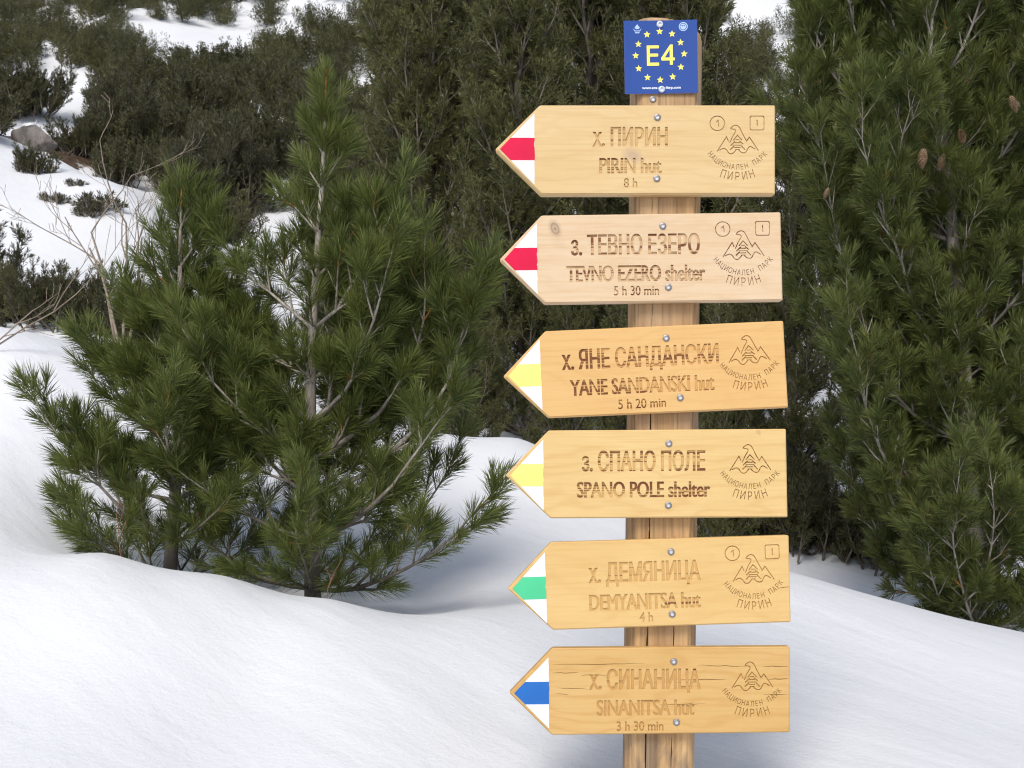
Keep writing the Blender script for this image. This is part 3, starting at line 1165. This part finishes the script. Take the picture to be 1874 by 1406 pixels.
def needle_mesh(name, arr, full=True):
    verts, o = arr
    faces = o + np.array([[0, 1, 2, 3, 4]])
    return mesh_np(name, verts, faces)


def needle_mesh_lite(name, arr):
    verts, o = arr
    v = verts.reshape(-1, 5, 3)
    v3 = np.stack([v[:, 4], v[:, 2], v[:, 3]], 1)
    base = (v[:, 0] + v[:, 1]) / 2
    v3 = np.stack([base, v[:, 2], v[:, 3], v[:, 4]], 1)
    m = len(v)
    return mesh_np(name, v3.reshape(-1, 3), np.arange(m * 4).reshape(m, 4))


N_near = needle_mat('needles_young_pine', (0.066, 0.096, 0.022), (0.125, 0.158, 0.036), (0.22, 0.23, 0.060), 5.0)
N_right = needle_mat('needles_tall_pine', (0.064, 0.090, 0.022), (0.120, 0.148, 0.036), (0.20, 0.20, 0.055), 4.0)
N_mid = needle_mat('needles_wood', (0.055, 0.064, 0.022), (0.120, 0.126, 0.042), (0.20, 0.185, 0.07), 2.2)
N_dwarf = needle_mat('needles_dwarf_pine', (0.042, 0.048, 0.020), (0.095, 0.097, 0.036), (0.15, 0.14, 0.055), 1.2)
N_olive = needle_mat('needles_olive', (0.055, 0.058, 0.028), (0.085, 0.086, 0.044), (0.115, 0.11, 0.06), 1.0)
B_pale = bark_mat('bark_pale', (0.22, 0.19, 0.16), (0.44, 0.40, 0.35), 16)
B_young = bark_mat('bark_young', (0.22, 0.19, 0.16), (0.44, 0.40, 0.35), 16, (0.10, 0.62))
B_grey = bark_mat('bark_grey', (0.20, 0.18, 0.16), (0.42, 0.38, 0.34), 12)
B_mid = bark_mat('bark_wood', (0.10, 0.085, 0.07), (0.24, 0.21, 0.175), 12)
B_shoot = plain('young_shoot', (0.40, 0.17, 0.05), 0.6, 0, 0.3)
B_green = plain('green_shoot', (0.10, 0.11, 0.045), 0.7, 0, 0.3)
B_dark = bark_mat('bark_dark', (0.06, 0.05, 0.04), (0.15, 0.13, 0.105), 12)
B_birch = plain('bare_twig', (0.27, 0.22, 0.175), 0.8, 0, 0.3, 20)


def make_pine(seed, height, prof, lean=(0, 0), whorl=0.2, nb=(4, 6), seg=0.13, r_trunk=0.03, elev=(25, 62), bend=0.16, start=0.06,
              lat=(2, 3), max_lat=4, leader=True, azbias=None, limb=0.42, lat_up=0.25, sparse_foot=False):
    """trunk path + whorls; prof(h in 0..1) gives limb length in metres"""
    pl = Plant(seed)
    rg = pl.rg
    npt = 26
    path = []
    w1, w2 = rg.random() * 6, rg.random() * 6
    for i in range(npt + 1):
        t = i / npt
        wob = height * 0.008
        path.append(Vector((lean[0] * t + wob * math.sin(5 * t + w1), lean[1] * t + wob * math.sin(4 * t + w2), t * height)))
    at = lambda t: path[min(npt, int(t * npt))].lerp(path[min(npt, int(t * npt) + 1)], t * npt - int(t * npt))
    trunk_rings = [(p, max(r_trunk * (1 - 0.86 * (i / npt)), 0.004)) for i, p in enumerate(path)]
    h = start * height
    a0 = rg.random() * 6.28
    while h < height - 0.04:
        t = h / height
        n = rg.randint(*nb)
        lt = lat
        if sparse_foot and t < 0.2: n, lt = rg.randint(4, 5), (1, 2)
        for k in range(n):
            az = a0 + 2 * math.pi * k / n + rg.uniform(-.35, .35)
            Lb = prof(t) * rg.uniform(0.70, 1.12)
            if azbias: Lb *= azbias(az, t)
            if Lb < 0.03: continue
            ns = max(1, int(round(Lb / seg)))
            el = R(elev[0] + (elev[1] - elev[0]) * t + rg.uniform(-9, 9))
            d = (math.cos(az) * math.cos(el), math.sin(az) * math.cos(el), math.sin(el))
            pl.branch(at(t), d, ns, Lb / ns, max(0.0035, r_trunk * limb * (0.35 + 0.65 * Lb / max(prof(0.2), 1e-3))), 1, bend, lt, max_lat, 0.10, lat_up)
        a0 += 1.1
        h += whorl * rg.uniform(0.75, 1.2) * (1.0 if t < .7 else 0.85)
    if leader:
        top = path[-1]
        pl.branch(top - Vector((0, 0, 0.02)), (0.02, 0, 1), 1, seg * 1.35, 0.006, 1, 0.0)
        for k in range(4):
            a = k * 1.57 + 0.4
            pl.branch(top, (0.42 * math.cos(a), 0.42 * math.sin(a), 1), 1, seg * 1.0, 0.005, 1, 0.05)
    # trunk tube
    ns = 14
    V = []
    for (p, r) in trunk_rings:
        for k in range(ns):
            a = 2 * math.pi * k / ns
            rr = r * (1 + 0.07 * math.sin(3 * a + p.z * 4))
            V.append((p.x + rr * math.cos(a), p.y + rr * math.sin(a), p.z))
    Fq = []
    for j in range(len(trunk_rings) - 1):
        for k in range(ns):
            Fq.append((j * ns + k, j * ns + (k + 1) % ns, (j + 1) * ns + (k + 1) % ns, (j + 1) * ns + k))
    return pl, np.array(V), np.array(Fq)


def join_q(a, b):
    return np.concatenate([a[0], b[0]]), np.concatenate([a[1], b[1] + len(a[0])])


def pine_parts(name, pl, tv, tf, mats, count, length, width, ages, spread=(22, 50), lite=False, rmin=0.0, seed=0, droop=0.05, orange=0.12):
    """(trunk mesh, crown mesh) with materials set"""
    bv, bf = pl.tubes(rmin)
    age = np.array([s[4] for s in pl.seg])
    rs = np.random.default_rng(seed + 500).random(len(age))
    mi = np.concatenate([np.zeros(len(tf), int), np.repeat(np.where(age == 0, np.where(rs < orange, 1, 2), np.where((age == 1) & (rs < orange * .6), 1, 0)), 5)])
    v, f = join_q((tv, tf), (bv, bf))
    tm = mesh_np('trunk', v, f, True, mi)
    tm.materials.append(mats[1]); tm.materials.append(mats[2]); tm.materials.append(B_green)
    arr = pl.needles(count, length, width, ages, spread, droop, seed)
    cm = needle_mesh_lite('crown', arr) if lite else needle_mesh('crown', arr)
    cm.materials.append(mats[0])
    return tm, cm


def place(name, loc, rz, meshes, label, cat, group=None, scale=1.0):
    o = empty(name, loc, (0, 0, rz))
    o.scale = (scale,) * 3 if isinstance(scale, (int, float)) else scale
    for nm, me in meshes:
        c = bpy.data.objects.new(nm, me)
        C.objects.link(c)
        c.parent = o
    tag(o, label, cat, group)
    return o


# --- the two young pines in the hollow
def lerp_prof(pts):
    xs = [p[0] for p in pts]; ys = [p[1] for p in pts]
    return lambda t: float(np.interp(t, xs, ys))


tall_prof = lerp_prof([(0, 0.78), (0.12, 0.92), (0.28, 0.82), (0.45, 0.62), (0.62, 0.43), (0.8, 0.24), (1, 0.11)])
b = W(570, 1085, 4.5)
pl, tv, tf = make_pine(11, 1.87, tall_prof, sparse_foot=True, lean=(0.03, 0.02), whorl=0.165, nb=(4, 6), seg=0.105, r_trunk=0.032, elev=(-8, 62), bend=0.19, start=0.05, lat=(2, 3), limb=0.30, lat_up=0.4,
                      azbias=lambda a, t: (1 + 0.32 * max(0, math.cos(a))) * (0.42 if math.sin(a) < -0.55 and t > .22 else 1.0))
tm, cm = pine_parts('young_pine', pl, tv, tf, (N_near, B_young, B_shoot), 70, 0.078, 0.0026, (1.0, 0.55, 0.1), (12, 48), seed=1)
place('young_pine', (b.x, b.y, gz(b.x, b.y) - 0.04), 0, [('trunk', tm), ('crown', cm)],
      'taller of the two young green pines in the snow hollow', 'pine tree')

small_prof = lerp_prof([(0, 0.62), (0.1, 0.74), (0.3, 0.71), (0.45, 0.58), (0.62, 0.44), (0.8, 0.28), (1, 0.11)])
b = W(312, 1045, 4.62)
pl, tv, tf = make_pine(23, 1.48, small_prof, sparse_foot=True, lean=(0.05, 0.0), whorl=0.155, nb=(5, 6), seg=0.105, r_trunk=0.028, elev=(-8, 60), bend=0.19, start=0.05, lat=(2, 3), limb=0.30, lat_up=0.4,
                      azbias=lambda a, t: (1 + 0.22 * max(0, math.cos(a + 0.6)) * (t > 0.2)) * (0.5 if math.sin(a + 0.6) < -0.6 and t > .25 else 1.0))
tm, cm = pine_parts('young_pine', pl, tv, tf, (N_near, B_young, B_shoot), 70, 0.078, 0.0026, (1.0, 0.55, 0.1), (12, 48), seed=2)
place('young_pine', (b.x, b.y, gz(b.x, b.y) - 0.04), 0.6, [('trunk', tm), ('crown', cm)],
      'shorter of the two young green pines, left of the taller one', 'pine tree')

# --- the tall pine at the right
def cone_mesh():
    V, Fc = [], []
    L, r = 0.115, 0.026
    rows, per = 11, 8
    for i in range(rows):
        t = (i + 0.5) / rows
        rr = r * math.sin(math.pi * (0.12 + 0.86 * t)) ** 0.7
        for k in range(per):
            a = 2 * math.pi * (k + 0.5 * (i % 2)) / per + i * 0.1
            c, s = math.cos(a), math.sin(a)
            z = -L * t
            wv = rr * 0.40
            b0 = len(V)
            V += [(rr * .35 * c, rr * .35 * s, z + 0.008), (rr * .95 * c - wv * s, rr * .95 * s + wv * c, z - 0.002), (rr * 1.2 * c, rr * 1.2 * s, z - 0.007), (rr * .95 * c + wv * s, rr * .95 * s - wv * c, z - 0.002),
                  (rr * .3 * c, rr * .3 * s, z - 0.004)]
            Fc += [(b0, b0 + 1, b0 + 2, b0 + 3), (b0 + 4, b0 + 3, b0 + 2, b0 + 1)]
    core = len(Fc)
    for i in range(9):
        t0, t1 = i / 9, (i + 1) / 9
        for k in range(8):
            b0 = len(V)
            for (t, kk) in ((t0, k), (t0, k + 1), (t1, k + 1), (t1, k)):
                rr = r * 0.55 * math.sin(math.pi * (0.06 + 0.9 * t))
                V.append((rr * math.cos(kk * math.pi / 4), rr * math.sin(kk * math.pi / 4), -L * t))
            Fc.append((b0, b0 + 1, b0 + 2, b0 + 3))
    me = mesh_py('pine_cone', V, Fc)
    me.materials.append(plain('cone_scale', (0.28, 0.19, 0.115), 0.75, 0, 0.45, 60))
    me.materials.append(plain('cone_core', (0.03, 0.02, 0.015), 0.9))
    for p in me.polygons:
        if p.index >= core: p.material_index = 1
    return me


CONE = cone_mesh()
right_prof = lerp_prof([(0, 1.05), (0.1, 1.32), (0.3, 1.50), (0.7, 1.38), (0.85, 0.85), (1, 0.15)])
b = W(1795, 1140, 6.3)
base_r = Vector((b.x, b.y, gz(b.x, b.y) - 0.06))
pl, tv, tf = make_pine(31, 4.8, right_prof, lean=(-0.36, 0.05), whorl=0.19, nb=(5, 7), seg=0.112, r_trunk=0.052, elev=(4, 55), bend=0.18, start=0.015, lat=(2, 3), lat_up=0.35,
                      limb=0.20, azbias=lambda a, t: 0.42 if math.sin(a) < -0.62 and t > 0.10 else (1.28 if math.cos(a) < 0 else 1.1))
tm, cm = pine_parts('tall_pine', pl, tv, tf, (N_right, B_grey, B_shoot), 46, 0.072, 0.0034, (1.0, 0.65, 0.15), (12, 48), seed=3, orange=0.06)
rp = place('tall_pine', base_r, 0, [('trunk', tm), ('crown', cm)], 'tall green pine with grey trunk and hanging cones right of the signpost', 'pine tree')
for (px, py, dd, s) in ((1690, 272, 5.9, 1.0), (1728, 282, 6.0, 0.8), (1757, 238, 6.0, 0.8), (1850, 176, 5.95, 0.85), (1516, 344, 6.0, 0.55)):
    p = W(px, py, dd) - base_r
    o = bpy.data.objects.new('pine_cone', CONE)
    C.objects.link(o)
    o.parent = rp
    o.location = p
    o.scale = (s * 0.85, s * 0.85, s * 0.85)
    o.rotation_euler = (random.uniform(-.5, .5), random.uniform(-.5, .5), random.random() * 6)

# --- wood on the hillside: variants of one kind, copied with their parts
mid_prof = lerp_prof([(0, 1.05), (0.15, 1.38), (0.45, 1.32), (0.7, 0.96), (0.9, 0.48), (1, 0.12)])
MID = []
for i, sd in enumerate((41, 43, 47)):
    pl, tv, tf = make_pine(sd, 5.0, mid_prof, lean=(0.15 * (i - 1), 0.1), whorl=0.30, nb=(5, 7), seg=0.155, r_trunk=0.085, elev=(15, 60), bend=0.17, start=0.03, lat=(2, 3), max_lat=4, limb=0.24, lat_up=0.35)
    MID.append(pine_parts('pine', pl, tv, tf, (N_mid, B_mid, B_mid), 22, 0.056, 0.0080, (1.0, 1.0, 0.4), (26, 68), True, 0.003, seed=10 + i, orange=0.0))
    print('mid variant segs', len(pl.seg))

mids = [
    # px, distance, height, variant, label
    (800, 11.8, 5.2, 0, 'broad dark pine just right of the young pines, behind the crest'),
    (965, 10.6, 4.6, 1, 'dark pine directly behind the red arrow tips'),
    (1090, 13.0, 6.4, 2, 'tall dark pine behind the left half of the top board'),
    (1215, 11.4, 5.6, 0, 'dark pine directly behind the signpost'),
    (1335, 12.2, 3.8, 1, 'dark pine behind the right ends of the upper boards'),
    (1190, 16.5, 7.0, 2, 'high dark pine standing above and behind the blue plate'),
    (900, 16.0, 6.6, 1, 'high dark pine at the top edge left of the blue plate'),
    (735, 15.0, 4.0, 2, 'dark pine in front of the brown bank above the young pines'),
    (1445, 9.4, 3.4, 2, 'smaller dark pine in the gap between the boards and the tall pine'),
    (1640, 10.5, 4.6, 0, 'dark pine behind the left half of the tall pine'),
    (1700, 12.0, 5.6, 1, 'dark pine behind the trunk of the tall pine'),
    (1850, 10.4, 5.2, 2, 'dark pine behind the right edge of the tall pine'),
    (1030, 9.0, 1.9, 0, 'low young pine on the crest below the red arrow tips'),
    (1130, 8.6, 1.7, 1, 'low young pine on the crest left of the post'),
    (1330, 8.4, 1.9, 0, 'low young pine on the crest right of the post'),
    (860, 9.2, 2.0, 2, 'low dark pine on the crest behind the taller young pine'),
    (690, 9.6, 1.9, 1, 'low dark pine on the crest behind the young pines'),
    (600, 11.5, 2.3, 0, 'dark pine on the hillside right behind the taller young pine'),
]
for n, (px, d, h, vi, lab) in enumerate(mids):
    x = (px - HX) / F * d
    tm, cm = MID[vi]
    place('pine_tree', (x, d, gz(x, d) - 0.12), n * 1.37, [('trunk', tm), ('crown', cm)], lab, 'pine tree', 'dark pines on the hillside behind the crest', h / 5.0)


# --- dwarf pine bushes
def make_bush(seed, w_, h_, nst, seg, up=0.22, lat=(2, 3)):
    pl = Plant(seed)
    rg = pl.rg
    for i in range(nst):
        az = rg.random() * 6.283
        out = rg.random() ** 0.6
        el = R(78 - 56 * out)
        d = (math.cos(az) * math.cos(el), math.sin(az) * math.cos(el), math.sin(el))
        Ls = (h_ * 0.95 * (1 - out) + (w_ * 0.62) * out) * rg.uniform(0.75, 1.15)
        ns = max(2, int(round(Ls / seg)))
        o = Vector((rg.gauss(0, w_ * 0.12), rg.gauss(0, w_ * 0.12), -0.05))
        pl.branch(o, d, ns, Ls / ns, 0.022, 1, up, lat, 3, 0.12, 0.4)
    return pl


def bush_parts(pl, mats, count, length, width, ages, seed, rmin=0.004):
    bv, bf = pl.tubes(rmin, 4)
    tm = mesh_np('stems', bv, bf, True)
    tm.materials.append(mats[1])
    cm = needle_mesh_lite('crown', pl.needles(count, length, width, ages, (22, 55), 0.02, seed))
    cm.materials.append(mats[0])
    return tm, cm


BUSH = []
for i, (sd, w_, h_, m) in enumerate(((51, 2.2, 1.5, N_dwarf), (53, 1.8, 1.9, N_olive), (57, 2.6, 1.3, N_dwarf))):
    pl = make_bush(sd, w_, h_, 30, 0.21)
    BUSH.append(bush_parts(pl, (m, B_dark), 24, 0.085, 0.012, (1.0, 1.0, 0.7, 0.3), 60 + i))
    print('bush segs', len(pl.seg))

bushes = [
    (150, 282, 17.6, 0.55, 0, 'dark bush between the grey rock and the tall olive thicket'),
    # px, py of the base, minimum distance, scale, variant, label
    (400, 400, 17.5, 1.15, 1, 'tall olive bush above the round snow dome'),
    (250, 300, 18.5, 1.1, 1, 'olive upright bush at the foot of the left snow gully'),
    (470, 330, 18, 1.0, 0, 'dark dwarf pine bush left of the young pine tops'),
    (60, 205, 21, 0.75, 2, 'dark dwarf pine bush just above the grey rock'),
    (15, 215, 21, 0.8, 0, 'dark dwarf pine bush at the left edge above the rock'),
    (240, 625, 7.3, 0.40, 0, 'dark low bush on the left crest beside the bare shrub'),
    (110, 600, 7.4, 0.42, 2, 'dark low bush on the left crest under the bare shrub'),
    (20, 590, 7.4, 0.36, 0, 'dark low bush on the left crest at the picture edge'),
    (-60, 575, 8.0, 0.68, 1, 'dark conifer bush rising at the left picture edge'),
    (330, 650, 7.4, 0.36, 1, 'low bush on the crest behind the shorter young pine'),
    (450, 690, 7.6, 0.42, 0, 'low bush on the crest between the two young pines'),
    (62, 318, 16, 0.30, 2, 'small bush at the top edge of the snow dome'),
    (1480, 1010, 6.5, 0.50, 0, 'low dark bush behind the right crest beside the green board'),
    (1620, 1040, 7.0, 0.5, 2, 'low dark bush behind the right crest left of the tall pine trunk'),
    (1385, 985, 7.0, 0.42, 0, 'low dark bush behind the crest right of the post'),
]
for n, (px, py, dm, sc, vi, lab) in enumerate(bushes):
    p = hit(px, py, dm)
    if p is None: continue
    tm, cm = BUSH[vi]
    place('dwarf_pine_bush', (p.x, p.y, p.z - 0.05), n * 2.1, [('stems', tm), ('crown', cm)], lab, 'bush', 'dwarf pine bushes on the hillside', sc)

# --- the far thicket: nobody could count its bushes; one mesh, laid out around the open snow patches
OPEN = [  # photo px of open snow: centre, half sizes
    (105, 175, 46, 68), (8, 152, 22, 18), (118, 98, 12, 10), (72, 122, 12, 9), (335, 52, 36, 16), (300, 84, 14, 10), (247, 32, 14, 16), (455, 28, 26, 22), (435, 78, 42, 24),
    (535, 45, 20, 20), (695, 165, 34, 52), (150, 420, 170, 110), (60, 262, 60, 36), (725, 140, 30, 26), (560, 5, 40, 14), (130, 28, 14, 18),
    (1400, 5, 45, 40), (1560, 20, 90, 40), (1850, 20, 60, 40), (505, 260, 35, 55), (500, 350, 55, 60)]


LITE = []
for i, (sd, w_, h_) in enumerate(((51, 2.2, 1.5), (53, 1.8, 1.9), (57, 2.6, 1.3))):
    LITE.append(needle_mesh_lite('crown', make_bush(sd, w_, h_, 30, 0.21).needles(8, 0.10, 0.022, (1.0, 1.0, 0.5), (22, 58), 0.02, 80 + i)))


def thicket():
    rg = random.Random(77)
    pv, base_n = [], []
    var = []
    for vi in (0, 1, 2):
        cm = LITE[vi]; tmv = BUSH[vi][0]
        a = np.empty(len(cm.vertices) * 3, np.float32); cm.vertices.foreach_get('co', a)
        t = np.empty(len(tmv.vertices) * 3, np.float32); tmv.vertices.foreach_get('co', t)
        tf = np.empty(len(tmv.loops), np.int32); tmv.loops.foreach_get('vertex_index', tf)
        var.append((a.reshape(-1, 3), t.reshape(-1, 3), tf.reshape(-1, 4)))
    V, Fq, M = [], [], []
    off = 0
    cnt = 0
    done = []
    for _ in range(30000):
        if cnt >= 420: break
        px = rg.uniform(-80, 1950); py = rg.uniform(-40, 470) if rg.random() < 0.6 else rg.uniform(-40, 170)
        if px > 760 and py > 330: continue
        if px > 760 and rg.random() < 0.8: continue
        p = hit(px, py, 17.4)
        if p is None or p.y > 70: continue
        s = rg.uniform(0.4, 0.85)
        hw, hh = 1.1 * s * F / p.y, 1.55 * s * F / p.y
        if p.y < 20 and px < 330: continue
        bad = False
        for n_, (ox, oy, rx, ry) in enumerate(OPEN):
            kw, kh = (0.75, 1.0) if n_ in (0, 4) else (0.22, 0.5)
            if abs(px - ox) < rx + hw * kw and (oy - ry * 0.7) < py < (oy + ry + hh * kh): bad = True; break
        if bad: continue
        if any((p.x - q.x) ** 2 + (p.y - q.y) ** 2 < (0.75 * s) ** 2 for q in done): continue
        done.append(p)
        cnt += 1
        a, t, tf = var[rg.choice((0, 0, 1, 2))]
        a = a.reshape(-1, 4, 3)[::1 if p.y < 30 else 2].reshape(-1, 3)
        ang = rg.random() * 6.28
        Rm = np.array([[math.cos(ang), -math.sin(ang), 0], [math.sin(ang), math.cos(ang), 0], [0, 0, 1]]) * s
        va = a @ Rm.T + np.array([p.x, p.y, p.z - 0.05])
        V.append(va); Fq.append(np.arange(len(va)).reshape(-1, 4) + off); M.append(np.zeros(len(va) // 4, int)); off += len(va)
        if p.y > 28: continue
        vt = t @ Rm.T + np.array([p.x, p.y, p.z - 0.05])
        V.append(vt); Fq.append(tf + off); M.append(np.ones(len(tf), int)); off += len(vt)
    print('thicket bushes', cnt, 'verts', off)
    me = mesh_np('dwarf_pine_thicket', np.concatenate(V), np.concatenate(Fq), False, np.concatenate(M))
    for m_ in LITE: bpy.data.meshes.remove(m_)
    o = link('dwarf_pine_thicket', me, [N_dwarf, B_dark])
    tag(o, 'dense dwarf pine thicket covering the far mountainside between snow patches', 'thicket', kind='stuff')


thicket()

# ------------------------------------------------------------------ bare shrubs, rock, sprigs
def bare_shrub(name, seed, base, stems, r, label, cat='shrub', levels=4):
    rg = random.Random(seed)
    segs = []

    def grow(p, d, L, r, lev):
        n = 4
        for i in range(n):
            d2 = (d + Vector((rg.gauss(0, .10), rg.gauss(0, .10), rg.gauss(0.04, .06)))).normalized()
            q = p + d2 * L / n
            segs.append((p, q, r * (1 - i / n * .45), r * (1 - (i + 1) / n * .45)))
            p, d = q, d2
            if lev > 0 and (i >= 1) and rg.random() < 0.8:
                u = d.orthogonal().normalized(); v = d.cross(u); a = rg.random() * 6.28
                grow(p, (d * 0.8 + (u * math.cos(a) + v * math.sin(a)) * 0.55).normalized(), L * rg.uniform(.45, .68), r * .5, lev - 1)
    for (d, L) in stems:
        grow(Vector(base), Vector(d).normalized(), L, r, levels)
    P = np.array([tuple(s[0]) for s in segs]); Q = np.array([tuple(s[1]) for s in segs])
    v, f = tube_arrays(P - np.array(base), Q - np.array(base), np.maximum([s[2] for s in segs], 0.0016), np.maximum([s[3] for s in segs], 0.0012), 5)
    o = link(name, mesh_np(name, v, f, True), B_birch)
    o.location = base
    tag(o, label, cat)
    return o


p = hit(215, 640, 6.9)
p = Vector((W(225, 600, 7.7).x, 7.7, 0)); p.z = gz(p.x, p.y) - 0.05
bare_shrub('bare_shrub', 3, p, [((-0.35, 0.1, 1), 0.95), ((0.0, 0, 1), 0.9), ((0.25, 0.1, 1), 0.85), ((-0.15, -.1, 1), 0.8)], 0.011, 'leafless thin grey shrub in front of the snow dome')
p = W(-50, 690, 6.6); p.z = gz(p.x, p.y) - 0.05
bare_shrub('bare_sapling', 8, p, [((0.85, 0.0, 0.60), 0.66), ((0.9, 0.05, 0.72), 0.42)], 0.0058, 'leafless sapling leaning in from the left picture edge over the snow', 'sapling', 2)
red_twig = plain('red_twig', (0.24, 0.12, 0.08), 0.7, 0, 0.2)
for (px, py, d, dr, L, lab) in ((596, 1100, 4.1, (0.35, 0, 1), 0.11, 'thin reddish twig sticking from the snow right of the taller pine trunk'),
                                (222, 1030, 4.15, (-0.1, 0, 1), 0.16, 'thin reddish twig sticking from the snow left of the shorter pine trunk')):
    p = W(px, py, d); p.z = gz(p.x, p.y) - 0.02
    o = bare_shrub('twig', int(px), p, [(dr, L)], 0.0019, lab, 'twig', 1)
    o.data.materials[0] = red_twig

# grey rock with snow on its top
def rock():
    p = hit(62, 272, 17.8)
    if p is None: return
    bm = bmesh.new()
    bmesh.ops.create_icosphere(bm, subdivisions=4, radius=1)
    rg = np.random.default_rng(4)
    dirs = rg.normal(size=(14, 3)); dirs /= np.linalg.norm(dirs, axis=1, keepdims=True)
    offs = rg.uniform(0.52, 0.86, 14)
    for v in bm.verts:
        c = np.array(v.co)
        m = max(0.0, float(np.max(np.dot(dirs, c) - offs)))
        dd = np.dot(dirs, c)
        for k in range(14):
            if dd[k] > offs[k]: c = c - dirs[k] * (dd[k] - offs[k])
            dd = np.dot(dirs, c)
        c = c * (1 + 0.03 * math.sin(9 * c[0] + 5 * c[2]))
        v.co = (c[0] * 0.40, c[1] * 0.34, c[2] * 0.36)
    me = bpy.data.meshes.new('rock'); bm.to_mesh(me)
    root = link('rock', me, bark_mat('rock_stone', (0.13, 0.115, 0.105), (0.27, 0.245, 0.225), 7))
    root.location = (p.x, p.y, p.z + 0.12)
    tag(root, 'grey brown rock with snow on top at the left edge', 'rock')
    bm2 = bmesh.new(); bm2.from_mesh(me)
    bmesh.ops.delete(bm2, geom=[f for f in bm2.faces if f.normal.z < 0.72 or f.calc_center_median().z < 0.2], context='FACES')
    for v in bm2.verts: v.co.z += 0.035
    bmesh.ops.solidify(bm2, geom=bm2.faces[:], thickness=0.05)
    m2 = bpy.data.meshes.new('snow_cap'); bm2.to_mesh(m2); bm2.free(); bm.free()
    if len(m2.polygons):
        link('snow_cap', m2, bpy.data.materials['snow'], root)


rock()

# sprigs of buried bushes poking through the snow dome
print('right segs', len(pl.seg))
sprig_pl = make_bush(91, 0.5, 0.22, 14, 0.09, 0.05)
SPR = bush_parts(sprig_pl, (N_olive, B_grey), 16, 0.06, 0.008, (1.0, 1.0, 0.8), 91)
for (px, py, s, lab) in ((183, 386, 1.25, 'widest buried bush sprig poking through the snow dome'), (160, 396, 0.6, 'small low sprig just below the widest one on the snow dome'),
                         (103, 372, 0.7, 'small sprig left on the snow dome'), (141, 340, 0.5, 'small sprig near the top of the snow dome')):
    p = hit(px, py, 11)
    if p: place('bush_sprig', (p.x, p.y, p.z - 0.03), px, [('stems', SPR[0]), ('crown', SPR[1])], lab, 'sprig', 'buried bush tips on the snow dome', s)
